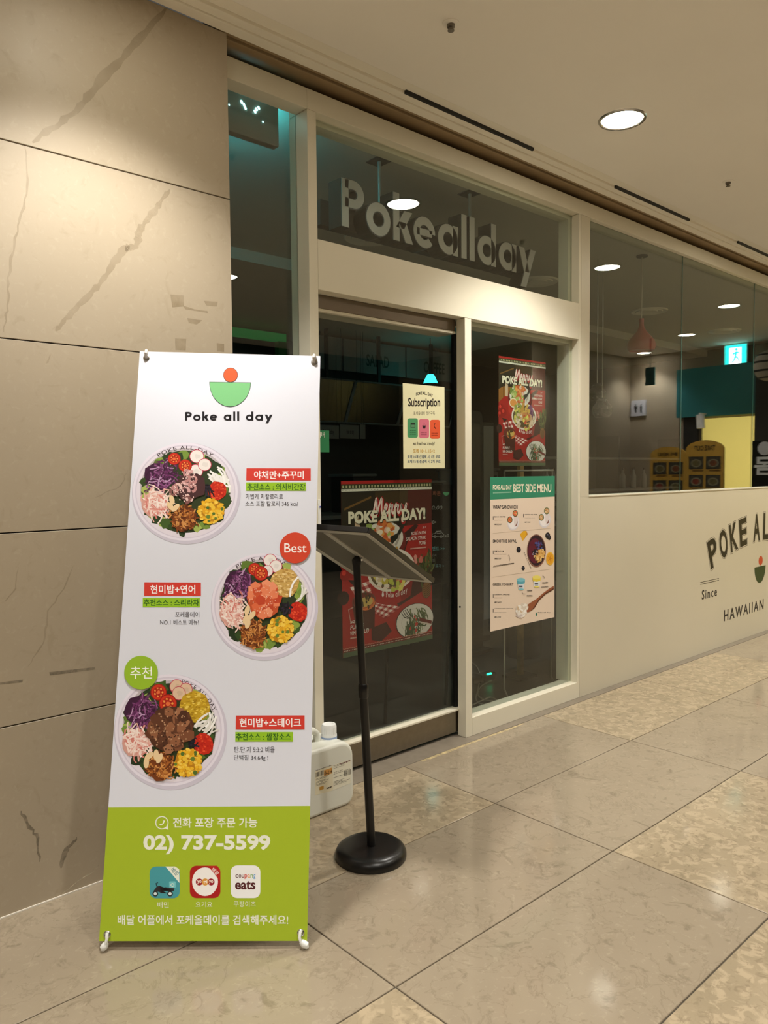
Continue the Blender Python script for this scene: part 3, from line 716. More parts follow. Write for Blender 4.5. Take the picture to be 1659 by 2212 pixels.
# ---- grommets, hooks, crossed poles and feet
gro = {'tl': c1(372, 104), 'tr': c1(1528, 136), 'bl': c3(159, 978), 'br': c3(1443, 967)}
hubu, hubv = bil(.5, .58)
hub = PB.w(hubu, hubv, -.035)
for k, (gx, gy) in gro.items():
    a, b = PB.px(gx, gy); g = Print(PB)
    ringb = B(); nn = 20
    for r_, h_ in ((.0055, .002), (.0085, .0035), (.0115, .002), (.0115, .0005), (.0055, .0005)):
        ringb.v += [tuple(PB.w(a+r_*math.cos(6.2832*i/nn), b+r_*math.sin(6.2832*i/nn), h_)) for i in range(nn)]
    ringb.f = [(j*nn+i, j*nn+(i+1) % nn, ((j+1) % 5)*nn+(i+1) % nn, ((j+1) % 5)*nn+i) for j in range(5) for i in range(nn)]
    obj('grommet', ringb, 'silver', ban, True)
    top = k[0] == 't'; side = -1 if k[1] == 'l' else 1
    if top:
        path = [PB.w(a+side*.001, b+.02, -.004), PB.w(a, b+.024, .006), PB.w(a-side*.001, b+.012, .012), PB.w(a-side*.0005, b, .006), PB.w(a, b-.002, -.008)]
        obj('hook', B().tube(path, [.005, .006, .0065, .0055, .004], 10), mat('hook_grey', (196, 190, 184), .35), ban, True)
        obj('pole', B().tube([hub, PB.w(a, b, -.012), PB.w(a, b+.015, -.008)], .0055, 8), 'white', ban, True)
    else:
        ft = fa if side < 0 else fb
        path = [PB.w(a, b, -.006), PB.w(a-side*.001, b+.004, .006), PB.w(a-side*.003, b-.010, .010), PB.w(a+side*.002, b-.028, .008)]
        obj('hook', B().tube(path, [.0045, .005, .005, .0045], 10), 'white', ban, True)
        e = PB.w(a+side*.001, b-.024, .004)
        obj('foot', B().tube([e, e.lerp(ft+Vector((0, 0, .012)), .5), ft+Vector((0, 0, .013)), ft+Vector((0, 0, .0125))+(ft-e).normalized()*.008], [.008, .0115, .0115, .006], 12), 'white', ban, True)
        obj('pole', B().tube([hub, PB.w(a, b-.005, -.012)], .0055, 8), 'white', ban, True)
obj('hub', B().obox(hub, bw*.022, bup*.022, PB.n*.016), 'blackpl', ban, bevel=.004)
rear = Vector((hub.x, hub.y, .006))-Vector((PB.n.x, PB.n.y, 0)).normalized()*.42
rear.z = .008
obj('rear_leg', B().tube([hub, rear], .0065, 8), 'white', ban, True)
obj('leg_tip', B().tube([rear+Vector((0, 0, .02)), rear-Vector((0, 0, .008))], .009, 10), 'blackpl', ban, True)

# ================================================================== MENU STAND
bc = Vector((1.905, -.63, 0))
ms = thing('menu_stand', bc, 'black pole menu stand with tilted frame and round base', 'stand')
obj('base', B().lathe([(.138, 0), (.1395, .006), (.139, .02), (.132, .034), (.118, .043), (.1, .045), (.0001, .045)], bc, 48), 'blackpl', ms, True)
ptop = Vector((1.857, -.62, 1.152)); pb = Vector((1.9065, -.632, .04))
mid = pb.lerp(ptop, .56)
obj('lower_pole', B().tube([pb, mid], .0165, 20), 'blackpl', ms, True)
obj('collar', B().tube([mid-Vector((0, 0, .03)), mid-Vector((0, 0, .026)), mid+Vector((0, 0, .02)), mid+Vector((0, 0, .026))], [.017, .0195, .0195, .0165], 20), 'blackpl', ms, True)
obj('upper_pole', B().tube([mid, ptop], .0145, 20), 'blackpl', ms, True)
K = [Vector(v) for v in ((1.586, -.518, 1.302), (1.693, -.877, 1.293), (2.148, -.736, 1.062), (2.041, -.376, 1.071))]
kc = (K[0]+K[2])/2; ku = (K[1]-K[0]); kv = (K[2]-K[1]); kn = ku.cross(kv).normalized()
if kn.z > 0: kn = -kn            # kn points down to the viewer
W2, H2 = ku.length/2, kv.length/2; ku.normalize(); kv = (kv-ku*kv.dot(ku)).normalized()
fr = obj('board', B().obox(kc-kn*.0045, ku*(W2-.004), kv*(H2-.004), kn*.0035), 'darkgrey', ms)
for sgn in (-1, 1):
    obj('frame_rail', B().obox(kc+ku*sgn*(W2-.011)-kn*.004, ku*.011, kv*H2, kn*.0065), 'alu', fr, bevel=.0015)
    obj('frame_rail', B().obox(kc+kv*sgn*(H2-.011)-kn*.004, ku*(W2-.022), kv*.011, kn*.0065), 'alu', fr, bevel=.0015)
obj('cross_rail', B().obox(kc+kn*.0015, ku*.0105, kv*(H2-.02), kn*.0035), 'alu', fr, bevel=.001)
obj('edge_trim', B().obox(kc+ku*(W2+.0025)-kn*.009, ku*.0035, kv*(H2+.003), kn*.010), 'blackpl', fr, bevel=.0015)
obj('edge_trim', B().obox(kc-kv*(H2+.0025)-kn*.009, ku*W2, kv*.0035, kn*.010), 'blackpl', fr, bevel=.0015)
kn2 = ptop+Vector((0, 0, .016))
obj('knuckle', B().tube([ptop-Vector((0, 0, .004)), ptop+Vector((0, 0, .012)), kn2.lerp(kc, .6), kc+kn*.003], [.0165, .018, .014, .011], 16), 'blackpl', ms, True)
tb = kn2+Vector((.018, -.01, .004))
obj('tilt_bolt', B().tube([kn2, tb], [.0105, .0105], 14), 'silver', ms, True)

# ================================================================== JERRYCAN
jx0, jx1, jy0, jy1, jh = 1.85, 2.168, -.215, -.03, .297
jc = thing('jerrycan', ((jx0+jx1)/2, (jy0+jy1)/2, 0), 'milky white plastic jerrycan with stickers behind the banner', 'jerrycan')
import bmesh
bm = bmesh.new()
prof = []
def rcorner(cx, cz, r, a0, n=6): return [(cx+r*math.cos(R(a0+90*k/n)), cz+r*math.sin(R(a0+90*k/n))) for k in range(n+1)]
rr = .02
prof += rcorner(jx1-.045, .045, .045, -90) + [(jx1, .19)] + rcorner(jx1-.075, jh-.075, .075, 0) + rcorner(jx0+.06, jh-.06, .06, 90) + rcorner(jx0+.04, .04, .04, 180)
b_ = B().prism(prof, lambda a, c, w: (a, jy0+w, c), jy1-jy0)
body = obj('body', b_, 'hdpe', jc, True, bevel=.016, segs=4)
hx = 2.005
obj('handle', B().tube([(1.88, -.122, jh-.006), (1.882, -.122, jh+.042), (1.9, -.122, jh+.055), (2.01, -.122, jh+.05), (2.028, -.122, jh+.036), (2.031, -.122, jh-.004)], [.016, .016, .017, .016, .015, .016], 12), 'hdpe', jc, True)
cp = Vector((2.098, -.125, jh-.004))
cap = obj('cap', B().lathe([(.036, .012), (.036, .018), (.0335, .022), (.0335, .058), (.030, .066), (.022, .066), (.02, .0635), (.0001, .0635)], cp, 40), 'white', jc, True)
obj('neck', B().lathe([(.031, 0), (.031, .012), (.0365, .012), (.0365, .0), (.031, 0)], cp, 32), mat('neck_blue', (150, 170, 206), .4), jc, True)
for k in range(24):
    a = 6.2832*k/24; obj('rib', B().box(-.0012, .0012, .0325, .0345, .024, .055), 'white', cap).matrix_local = Matrix.Translation(cp) @ Matrix.Rotation(a, 4, 'Z')
# stickers
PJ = wallplane(jy0)
def c4(x, y): return 640+x*.18083, 1520+y*.18083
pr = Print(PJ, .0004, lambda x, y: PJ.px(*c4(x, y)))
pr.poly([(222, 812), (435, 735), (438, 1035), (222, 1095)], (232, 224, 196)); pr.poly([(436, 735), (655, 662), (655, 945), (438, 1035)], (238, 234, 214))
def sl(x): return -.345*(x-222)
def brow(x0, x1, y, n, col, th=8):
    x = x0
    while x < x1:
        w = rnd.uniform(6, 20); pr.poly([(x, y+sl(x)), (min(x+w, x1), y+sl(x+w)), (min(x+w, x1), y+th+sl(x+w)), (x, y+th+sl(x))], col); x += w+rnd.uniform(2, 7)
def barcode(x0, x1, y, h):
    x = x0
    while x < x1:
        w = rnd.choice((2, 3, 5, 7)); pr.poly([(x, y+sl(x)), (x+w, y+sl(x+w)), (x+w, y+h+sl(x+w)), (x, y+h+sl(x))], (40, 34, 26)); x += w+rnd.choice((2, 3, 5))
barcode(228, 322, 828, 58); barcode(572, 655, 928, 62)
pr.poly([(330, 796), (428, 762), (428, 832), (330, 866)], (214, 158, 84)); pr.text('G4-214', 334, 800, 424, 846, (60, 34, 14), .02, warp=lambda x, y: (x, y-.345*(x-379)))
for k, y in enumerate((905, 918, 940, 952, 972, 985)): brow(234, 388 - 20*(k % 3), y, 0, (92, 84, 68), 5)
for k, y in enumerate((818, 832, 850, 900, 918, 960, 1010, 1024, 1038, 1052)): brow(444, 640-30*(k % 4), y, 0, (96, 88, 74), 5)
brow(522, 650, 820, 0, (110, 40, 56), 8); brow(230, 420, 800, 0, (90, 60, 50), 6)
pr.poly([(276, 995), (326, 978), (326, 1018), (276, 1036)], (196, 146, 60)); brow(362, 428, 1052, 0, (60, 50, 40), 16)
pr.build('sticker', jc)

# ================================================================== POSTERS ON THE GLASS
def sheetobj(name, label, cat, x0, x1, z0, z1, Y, m, t=.0008):
    th_ = thing(name, ((x0+x1)/2, Y, z0), label, cat)
    s_ = obj('sheet', B().box(x0, x1, Y, Y+t, z0, z1), m, th_)
    return th_, s_

# ---- subscription poster on the sliding door
YS = .0868
sb, sbs = sheetobj('subscription_poster', 'cream subscription poster with three coloured cards on the sliding door', 'poster', 2.779, 3.096, 1.517, 1.963, YS, 'cream_sheet')
PSb = wallplane(YS)
def c5(x, y): return 865+x*.09044, 820+y*.09044
P = Print(PSb, .0003, lambda x, y: PSb.px(*c5(x, y)))
P.text('POKE ALL DAY', 372, 318, 772, 392, (42, 36, 30), .03, warp=lambda x, y: (x, y-52*(1-((x-572)/200)**2)+.10*(x-372)))
P.text('Subscription', 182, 432, 948, 705, (28, 20, 18), .022)
P.text('포케올데이 정기구독', 312, 762, 822, 852, (92, 84, 70), .0)
for (a, b), (c, d), col in (((168, 925), (415, 1388), (76, 148, 98)), ((442, 942), (684, 1395), (210, 112, 130)), ((707, 960), (945, 1410), (226, 92, 54))): P.rrect(a, b, c, d, 50, col)
P.rect(243, 1030, 346, 1068, (30, 44, 36)); P.rect(243, 1072, 348, 1146, (36, 66, 46)); P.rect(254, 1082, 338, 1136, (92, 138, 100))
P.poly([(520, 1095), (606, 1098), (592, 1170), (532, 1168)], (50, 26, 34)); P.stroke([(530, 1096), (570, 1035), (600, 1097)], 5, (120, 60, 74))
P.stroke([(826, 1050), (806, 1082), (808, 1130), (846, 1172)], [28, 12, 12, 28], (46, 18, 14))
for x0, ys, col in ((225, (1200, 1245, 1292), (48, 98, 62)), (485, (1252, 1298), (150, 70, 88)), (742, (1268, 1318), (150, 50, 26))):
    for k, y in enumerate(ys):
        for i in range(6): P.rect(x0+i*24+rnd.uniform(0, 4), y, x0+i*24+19, y+28, col)
P.text('eat fresh! eat trendy!', 300, 1488, 818, 1580, (56, 50, 40), .012, shear=.2)
P.text('포케 10+1, 15+2', 300, 1655, 820, 1756, (206, 164, 78), .018)
P.text('포케 10개 선결제 시 1개 무료', 166, 1800, 950, 1885, (74, 96, 122), .012)
P.text('포케 15개 선결제 시 2개 무료', 166, 1912, 956, 1994, (74, 96, 122), .012)
zz = lambda y: PSb.w(*PSb.px(*c5(560, y))).z
P.build_cut(sbs, [(zz(720), 'headline'), (zz(890), 'caption'), (zz(1450), 'coloured_cards'), (zz(1620), 'slogan'), (-9, 'offer_lines')])

# ---- side menu poster on the fixed window
YM = .0488
sm, sms = sheetobj('side_menu_poster', 'peach and green side menu poster stuck low on the window', 'poster', 3.437, 4.072, .557, 1.4635, YM, 'pink_sheet')
PM = wallplane(YM)
def c6(x, y): return 1050+x*.09645, 1020+y*.09645
def c7(x, y): return 1050+x*.09645, 1190+y*.09645
P = Print(PM, .0003, lambda x, y: PM.px(x, y))
CRM = (248, 238, 214); NAV = (24, 20, 30)
za = PM.px(*c6(800, 582))[1]
P2 = Print(PM, .0002); P2.rect(3.437, za, 4.072, 1.4635, (52, 140, 108)); P2.build('green_header', sms)
def tx(t, A, Z_, col, bold=.0, cc=c6, **k): P.text(t, *cc(*A), *cc(*Z_), col, bold, **k)
tx('POKE ALL DAY', (152, 288), (572, 390), CRM, .02); tx('BEST SIDE MENU', (610, 264), (1458, 450), CRM, .022)
for k in range(22): P.poly([c6(155+k*19, 452-k*.8), c6(169+k*19, 451-k*.8), c6(169+k*19, 478-k*.8), c6(155+k*19, 479-k*.8)], (150, 196, 170))
tx('WRAP SANDWICH', (150, 738), (704, 826), NAV, .022); tx('SMOOTHIE BOWL', (150, 1507), (684, 1577), NAV, .022); tx('GREEK YOGURT', (148, 724), (612, 776), NAV, .022, c7)
GRY = (120, 110, 102)
for cc, x, y0, y1 in ((c6, 158, 985, 1068), (c6, 836, 935, 1012), (c6, 158, 1752, 1836), (c7, 158, 968, 1052), (c7, 158, 1300, 1380)): P.stroke([cc(x, y0), cc(x, y1)], 1.2, (80, 72, 68))
tx('랍스터 크런치랩', (183, 985), (433, 1012), NAV, .02); tx('Lobster Crunch', (183, 1066), (362, 1082), GRY)
tx('크리미어니언 치킨랩', (862, 938), (1145, 962), NAV, .02); tx('Creamy Onion Chicken', (862, 1022), (1090, 1034), GRY)
tx('퍼플 스무디볼', (183, 1752), (402, 1783), NAV, .02); tx('Smoothie Bowl Lobster', (183, 1826), (455, 1845), GRY)
tx('₩6,200', (186, 1152), (342, 1192), NAV, .0, shear=.3); tx('₩7,500', (862, 1106), (990, 1142), NAV, .0, shear=.3); tx('₩8,500', (188, 152), (335, 196), NAV, .0, c7, shear=.3)
tx('Mango, Blueberry, Blueberry, Banana', (165, 310), (628, 282), (70, 60, 52), .01, c7, shear=.3) if False else None
P.stroke([c7(165+k*20, 345-k*3.1+rnd.uniform(-7, 7)) for k in range(24)], 1.6, (96, 84, 74)); P.stroke([c7(150, 366), c7(620, 288)], .7, (140, 124, 110))
tx('스트롱데이 그릭요거트', (183, 972), (528, 962), NAV, .02, c7) if False else None
def slant(t, A, xr, h, col, bold, cc, sl_=-.14, **k):
    (x0, y0) = A; P.text(t, *cc(x0, y0), *cc(xr, y0+h+sl_*(xr-x0)), col, bold, **k)
slant('스트롱데이 그릭요거트', (183, 965), 528, 52, NAV, .02, c7, -.07); slant('GREEK YOGURT', (183, 1044), 360, 26, GRY, 0, c7, -.05); slant('₩5,400', (186, 1132), 340, 52, NAV, 0, c7, -.05, shear=.3)
slant('스트롱데이 레몬 그릭요거트', (183, 1284), 605, 52, NAV, .02, c7, -.09); slant('LEMON GREEK YOGURT', (183, 1372), 455, 26, GRY, 0, c7, -.05); slant('₩5,700', (186, 1464), 332, 50, NAV, 0, c7, -.05, shear=.3)
for cc, y0, y1 in ((c6, 1368, 1258), (c7, 590, 408)): P.stroke([cc(150, y0), cc(1440, y1)], .5, (190, 172, 150))
geo_print(P, 'Poke all day', *c7(1160, 1368), *c7(1442, 1396), (44, 40, 40), .26, .12)
x, y = c7(1128, 1420); P.disc(x, y+1, 2.2, (40, 120, 100)); P.poly([(x-1.8, y), (x, y-4.5), (x+1.8, y)], (40, 120, 100))
# wraps
def wrap(cx, cy, inner, cc):
    x, y = cc(cx, cy); P.disc(x, y, 12.6, (226, 220, 224), ry=17, rot=.2); P.disc(x, y-1, 10.8, (240, 236, 240), ry=14.6, rot=.2)
    P.poly([(x-11, y-8), (x-2, y-13), (x+4, y+5), (x-2, y+13), (x-9, y+8)], (246, 240, 240)); P.poly([(x+1, y-14), (x+10, y-12), (x+10, y-1), (x+3, y+10), (x+1, y)], (230, 218, 216)); P.poly([(x+3, y+9), (x+9.5, y-4), (x+8, y+6)], (140, 96, 90))
    for dx, dy in ((-7.5, -6), (4, -20)):
        P.disc(x+dx, y+dy, 5.6, (74, 96, 44), ry=7.4, n=20); P.disc(x+dx, y+dy, 4.2, inner[0], ry=5.8, n=18); blobs(P, x+dx, y+dy, 3, inner, 12, 1.3)
wrap(610, 1130, [(226, 108, 72), (240, 150, 96), (120, 140, 60), (236, 190, 120)], c6); wrap(1315, 1075, [(206, 160, 110), (232, 206, 164), (120, 90, 50), (214, 180, 140)], c6)
P.poly([c6(*p) for p in ((830, 1318), (900, 1312), (932, 1390), (820, 1540), (790, 1470), (758, 1390))], (236, 178, 40)); P.poly([c6(*p) for p in ((900, 1312), (932, 1390), (820, 1540), (905, 1400))], (206, 140, 24))
for cc, x, y, r in ((c6, 1378, 1420, 5.2), (c6, 1412, 1465, 3.9), (c6, 728, 1735, 4.8), (c7, 830, 388, 3.6)):
    a, b = cc(x, y); P.disc(a, b, r, (22, 20, 28), ry=r*1.35, n=20); P.disc(a+r*.1, b-r*.3, r*.45, (62, 60, 84), n=14); P.disc(a-r*.2, b-r*.4, r*.16, (160, 160, 180), n=10)
x, y = c6(1125, 1760); P.disc(x, y, 20.4, (140, 96, 80), ry=35.6, n=44); P.disc(x, y-.6, 18.8, (44, 18, 34), ry=33, n=44); P.disc(x-3, y, 14.5, (98, 20, 46), ry=27, n=40)
blobs(P, x+9, y+7, 9, [(232, 190, 110), (206, 150, 74), (244, 214, 150), (226, 176, 98)], 70, 1.9, .35, 1.5, 6); blobs(P, x+4, y+15, 9, [(232, 190, 110), (206, 150, 74), (240, 206, 140), (60, 30, 30)], 44, 1.9, .35, 1.5, 6)
blobs(P, x+4, y-12, 9, [(40, 30, 60), (60, 60, 120), (28, 22, 36), (78, 84, 150)], 22, 2.3, .15); blobs(P, x-3, y+4, 7, [(36, 26, 44), (150, 150, 170), (30, 24, 36)], 24, 1.6)
x, y = c7(1430, 172); P.disc(x, y, 8.8, (244, 190, 60), ry=14.2); P.disc(x, y, 7, (236, 168, 40), ry=11.6)
for k in range(5): P.stroke([(x, y), (x+5*math.cos(k*1.256), y+8*math.sin(k*1.256))], 1.4, (206, 130, 24))
for cx, cy, lid, lid2 in ((780, 735, (96, 172, 190), (130, 200, 214)), (1130, 678, (238, 214, 76), (246, 230, 120))):
    x, y = c7(cx, cy); P.poly([(x-6.8, y), (x+7.4, y-1), (x+6, y+11.5), (x+3, y+13.5), (x-4, y+13.5), (x-5.6, y+12)], (226, 230, 236)); P.disc(x, y+12, 5.6, lid2, ry=1.8)
    P.poly([(x-9, y-8), (x+8.6, y-9), (x+8, y-1), (x, y+1.5), (x-8, y)], lid); P.disc(x-.2, y-8.5, 8.8, lid2, ry=4); P.rect(x-4.5, y+4, x+3, y+7.5, (70, 74, 90)); P.rect(x-4, y+9, x+3, y+10, (150, 154, 166))
P.poly([c7(*p) for p in ((1515, 780), (1515, 860), (1330, 970), (1190, 1100), (1080, 1280), (980, 1355), (900, 1390), (900, 1230), (960, 1180), (1130, 1070), (1270, 950), (1400, 850))], (158, 92, 58))
P.poly([c7(*p) for p in ((1515, 830), (1515, 862), (1330, 972), (1190, 1104), (1080, 1284), (980, 1358), (1060, 1270), (1170, 1090), (1320, 945))], (96, 48, 30))
x, y = c7(790, 1340); blobs(P, x, y, 10.5, [(246, 240, 230), (232, 224, 212), (252, 248, 242), (214, 190, 160), (236, 226, 214)], 60, 3.4, .35); blobs(P, x+7, y-9, 6.5, [(246, 240, 230), (226, 214, 198)], 24, 3, .35); blobs(P, x-4, y+10, 5, [(238, 230, 220), (210, 196, 190)], 14, 3)
for A in (((915, 880), (1030, 875)), ((905, 990), (1035, 985)), ((1255, 705), (1385, 690)), ((1235, 800), (1390, 785))):
    n_ = 9; (xa, ya), (xb, yb) = A
    for i in range(n_):
        xx = xa+(xb-xa)*i/n_; yy = ya+(yb-ya)*i/n_; P.stroke([c7(xx, yy+rnd.uniform(-5, 5)), c7(xx+8, yy+26), c7(xx+13, yy+rnd.uniform(0, 30))], .8, (90, 78, 70))
P.stroke([c7(800, 925), c7(820, 960), c7(875, 965)], .9, (110, 96, 86)); P.stroke([c7(1255, 560), c7(1290, 570), c7(1300, 610)], .9, (110, 96, 86))
P.stroke([c7(490, 110), c7(505, 75), c7(530, 180), c7(512, 230)], .7, (140, 124, 110))
for k in range(9): P.stroke([c7(840+k*18, 30+k*44-k*k*.4), c7(862+k*18, 40+k*42), c7(850+k*18, 58+k*42)], .9, (96, 84, 76))
zz = lambda p: PM.w(*PM.px(*p)).z
P.build_cut(sms, [(za, 'header_lettering'), (zz(c6(800, 1305)), 'wrap_section'), (zz(c7(800, 490)), 'smoothie_section'), (-9, 'yogurt_section')])

# ---- festive poster (used twice)
def catmull(pts, n=5):
    o = []
    for i in range(len(pts)-1):
        a, b, c, d = pts[max(0, i-1)], pts[i], pts[i+1], pts[min(len(pts)-1, i+2)]
        for k in range(n):
            t = k/n; o.append(tuple(.5*(2*b[j]+(c[j]-a[j])*t+(2*a[j]-5*b[j]+4*c[j]-d[j])*t*t+(3*b[j]-a[j]-3*c[j]+d[j])*t**3) for j in (0, 1)))
    return o+[pts[-1]]
_r = [(1.05, .22), (1.15, .62), (1.21, .5), (1.3, .56), (1.27, .4), (1.26, .18), (1.32, .1), (1.4, .22)]
SCRIPT = [catmull(q) for q in ([(0, .2), (.03, .06), (.13, .1), (.24, .6), (.33, 1.0), (.36, .55), (.36, .1), (.47, .5), (.64, 1.0), (.64, .5), (.64, .18), (.69, .1), (.77, .22)],
    [(.77, .22), (.92, .4), (.96, .56), (.88, .62), (.82, .4), (.86, .14), (.96, .12), (1.05, .22)], _r, [(x+.35, y) for x, y in _r],
    [(1.75, .22), (1.84, .6), (1.84, .3), (1.92, .12), (2.03, .3), (2.14, .64), (2.08, .1), (1.98, -.34), (1.88, -.4), (1.87, -.22), (2.05, .02), (2.24, .2)])]
def merry(name, label, x0, x1, z0, z1, Y):
    th_ = thing(name, ((x0+x1)/2, Y, z0), label, 'poster', 'festive red posters')
    s_ = obj('sheet', B().box(x0, x1, Y, Y+.0008, z0, z1), 'dark_sheet', th_)
    W_, H_ = x1-x0, z1-z0; PL = wallplane(Y)
    P = Print(PL, .0003, lambda s, t: (x0+s*W_, z1-t*H_)); a = W_/H_
    dk = (44, 38, 26)
    P.rect(0, 0, 1, 1, (150, 22, 24)); P.rect(0, .045, 1, .33, dk); P.poly([(.35, .05), (.72, .05), (.7, .2), (.5, .3), (.36, .25)], (66, 52, 30)); P.poly([(.72, .05), (1, .05), (1, .3), (.7, .3)], (80, 26, 22))
    P.poly([(0, .30), (.1, .27), (.3, .27), (.28, .36), (.1, .4), (0, .42)], (150, 100, 44)); P.stroke([(.1, .26), (.1, .4)], .012, (96, 56, 22))
    P.poly([(0, .42), (.14, .35), (.55, .28), (1, .27), (1, .97), (0, .97)], (168, 26, 26)); P.poly([(.2, .35), (.3, .33), (.28, .55), (.2, .5)], (190, 40, 30))
    P.stroke([(.03, .16), (.31, .095)], .012, (116, 84, 40)); P.rect(.135, .22, .19, .36, (208, 180, 150)); P.disc(.162, .20, .012, (240, 226, 190), ry=.022)
    P.poly([(.62, .34), (.8, .27), (.84, .28), (.72, .36), (.66, .46), (.45, .5), (.4, .46)], (52, 18, 18))
    P.disc(.44, .365, .255, (112, 20, 22), ry=.255*a*.66); P.disc(.44, .345, .22, (226, 220, 210), ry=.22*a*.66)
    blobs(P, .32, .335, .08, [(150, 170, 90), (196, 204, 140), (110, 136, 60)], 26, .03, .3, .6); blobs(P, .45, .325, .1, [(216, 120, 60), (232, 160, 84), (200, 96, 50)], 40, .03, .3, .6); blobs(P, .42, .37, .12, [(230, 190, 170), (170, 190, 100), (240, 226, 200)], 16, .03, .3, .6)
    P.stroke([(.68, .25), (.6, .33), (.52, .36)], [.03, .03, .05], (40, 40, 32)); P.stroke([(.62, .33), (.6, .36), (.57, .39)], .02, (180, 170, 160))
    P.poly([(.22, .42), (.38, .42), (.36, .47), (.25, .47)], (150, 22, 24)); P.disc(.3, .415, .085, (240, 226, 200), ry=.085*a*.72); P.disc(.3, .415, .07, (228, 150, 74), ry=.07*a*.7)
    for x, y, r in ((.04, .47, .055), (.1, .51, .06), (.03, .53, .05)): P.disc(x, y, r, (150, 20, 20), ry=r*a); P.disc(x-.01, y-.012, r*.4, (216, 60, 50), ry=r*a*.4)
    P.poly([(.74, .58), (1, .54), (1, .66), (.84, .7), (.6, .76), (.55, .7)], (64, 20, 18)); P.poly([(.06, .56), (.17, .57), (.12, .6)], (40, 24, 20)); P.disc(.01, .66, .06, (50, 22, 20), ry=.04)
    # checked napkin
    for q, n1, n2 in ((((.08, .605), (.34, .575), (.44, .68), (.2, .72)), 8, 6), (((.36, .71), (.62, .765), (.45, .82), (.3, .76)), 8, 6)):
        for i in range(n1):
            for j in range(n2):
                def bl(s, t): return tuple((q[0][k]*(1-s)+q[1][k]*s)*(1-t)+(q[3][k]*(1-s)+q[2][k]*s)*t for k in (0, 1))
                c_ = [(240, 226, 220), (204, 120, 116), (150, 26, 34)][(i % 2)+(j % 2)]
                h = P.h; P.poly([bl(i/n1, j/n2), bl((i+1)/n1, j/n2), bl((i+1)/n1, (j+1)/n2), bl(i/n1, (j+1)/n2)], c_); P.h = h
        P.h += 5e-6
    # bucket
    bx, by, br = .53, .535, .26
    P.poly([(bx-br, by)]+[(bx-.21+.42*k/10, .705+.038*math.sin(math.pi*k/10)) for k in range(11)]+[(bx+br, by)], (164, 20, 26)); P.poly([(bx+.08, by+.06), (bx+br, by), (bx+.21, .705), (bx+.1, .735)], (136, 16, 22))
    P.disc(bx, by, br+.008, (236, 226, 216), ry=(br+.008)*a*.66); P.disc(bx, by+.002, br-.02, (96, 80, 50), ry=(br-.02)*a*.64)
    blobs(P, bx-.12, by-.02, .09, [(196, 180, 70), (150, 160, 70), (226, 206, 110)], 26, .03, .3, .7); blobs(P, bx+.13, by-.03, .07, [(98, 50, 92), (130, 80, 120)], 20, .025, .3, .7); blobs(P, bx+.02, by-.045, .08, [(220, 180, 90), (200, 150, 70)], 14, .03, .3, .7)
    P.disc(bx+.02, by+.005, .13, (206, 140, 82), ry=.045); blobs(P, bx+.03, by, .09, [(226, 170, 110), (176, 110, 60)], 18, .018, .3, .7)
    blobs(P, bx+.06, by+.055, .08, [(232, 220, 110), (190, 196, 80), (206, 80, 50)], 18, .022, .3, .7); blobs(P, bx-.1, by+.045, .07, [(236, 222, 206), (214, 190, 160)], 14, .024, .3, .7); blobs(P, bx+.17, by+.03, .05, [(230, 206, 180), (206, 166, 130)], 10, .022)
    for k in range(24): P.disc(bx-.21+.42*k/23, by+.075+.03*math.sin(math.pi*k/23), .0035, (230, 150, 140), n=6)
    geo_print(P, 'Poke all day', .46, .645, .70, .69, (244, 224, 220), .22, .12, warp=lambda x, y: (x, y+.02-.9*(x-.56)**2))
    P.disc(.425, .675, .012, (240, 226, 226), ry=.012); P.poly([(.414, .67), (.425, .645), (.436, .67)], (240, 226, 226))
    # pine, cone
    for cx, cy in ((.88, .5), (.97, .47), (.92, .57)):
        strands(P, cx, cy+.02, .05, [(60, 70, 34), (84, 92, 44), (44, 54, 28), (110, 116, 60)], 40, .01, .06, 1.57)
    blobs(P, .83, .5, .04, [(206, 110, 100), (226, 150, 140)], 7, .018); P.disc(.93, .685, .055, (128, 86, 46), ry=.05, rot=-.4)
    for k in range(7): P.stroke([(.885+.004*k, .655+.012*k), (.93, .665+.012*k), (.97, .65+.012*k)], .005, (84, 52, 26))
    # glass of mulled drink
    P.poly([(.3, .86), (.46, .84), (.52, .9), (.4, .95), (.3, .93)], (70, 24, 22))
    P.poly([(.1, .7), (.34, .7), (.33, .86), (.14, .87)], (74, 26, 20)); P.disc(.22, .69, .12, (110, 40, 32), ry=.045); P.disc(.25, .71, .09, (224, 120, 60), ry=.04); P.disc(.24, .7, .075, (206, 176, 96), ry=.028); blobs(P, .24, .70, .055, [(70, 56, 24), (40, 34, 20)], 10, .014)
    P.stroke([(.17, .58), (.2, .7)], .018, (96, 40, 26)); P.ring(.22, .69, .115, .122, (120, 70, 60), asp=.38); P.stroke([(.11, .72), (.06, .73), (.08, .8), (.12, .81)], .008, (206, 150, 140))
    # plate with herbs
    P.disc(.79, .865, .225, (40, 34, 32), ry=.225*a*.66); P.disc(.792, .865, .218, (226, 220, 212), ry=.218*a*.66); P.ring(.79, .865, .155, .16, (196, 188, 180), asp=a*.66)
    strands(P, .77, .86, .07, [(70, 86, 50), (50, 66, 38), (104, 118, 74), (130, 140, 96)], 44, .009, .09, 1.2); strands(P, .74, .9, .05, [(70, 86, 50), (50, 66, 38)], 26, .009, .08, 2); strands(P, .86, .83, .03, [(90, 104, 64), (60, 76, 44)], 16, .008, .08, .7)
    blobs(P, .77, .88, .06, [(190, 50, 36)], 6, .012)
    for k in range(4): P.stroke([(.63+.02*k, .80-.006*k), (.66+.02*k, .83-.006*k), (.71+.012*k, .845)], .006, (40, 36, 34))
    P.stroke([(.84, .86), (.99, .895)], .02, (110, 30, 26)); P.stroke([(.83, .875), (.97, .905)], .008, (216, 200, 190))
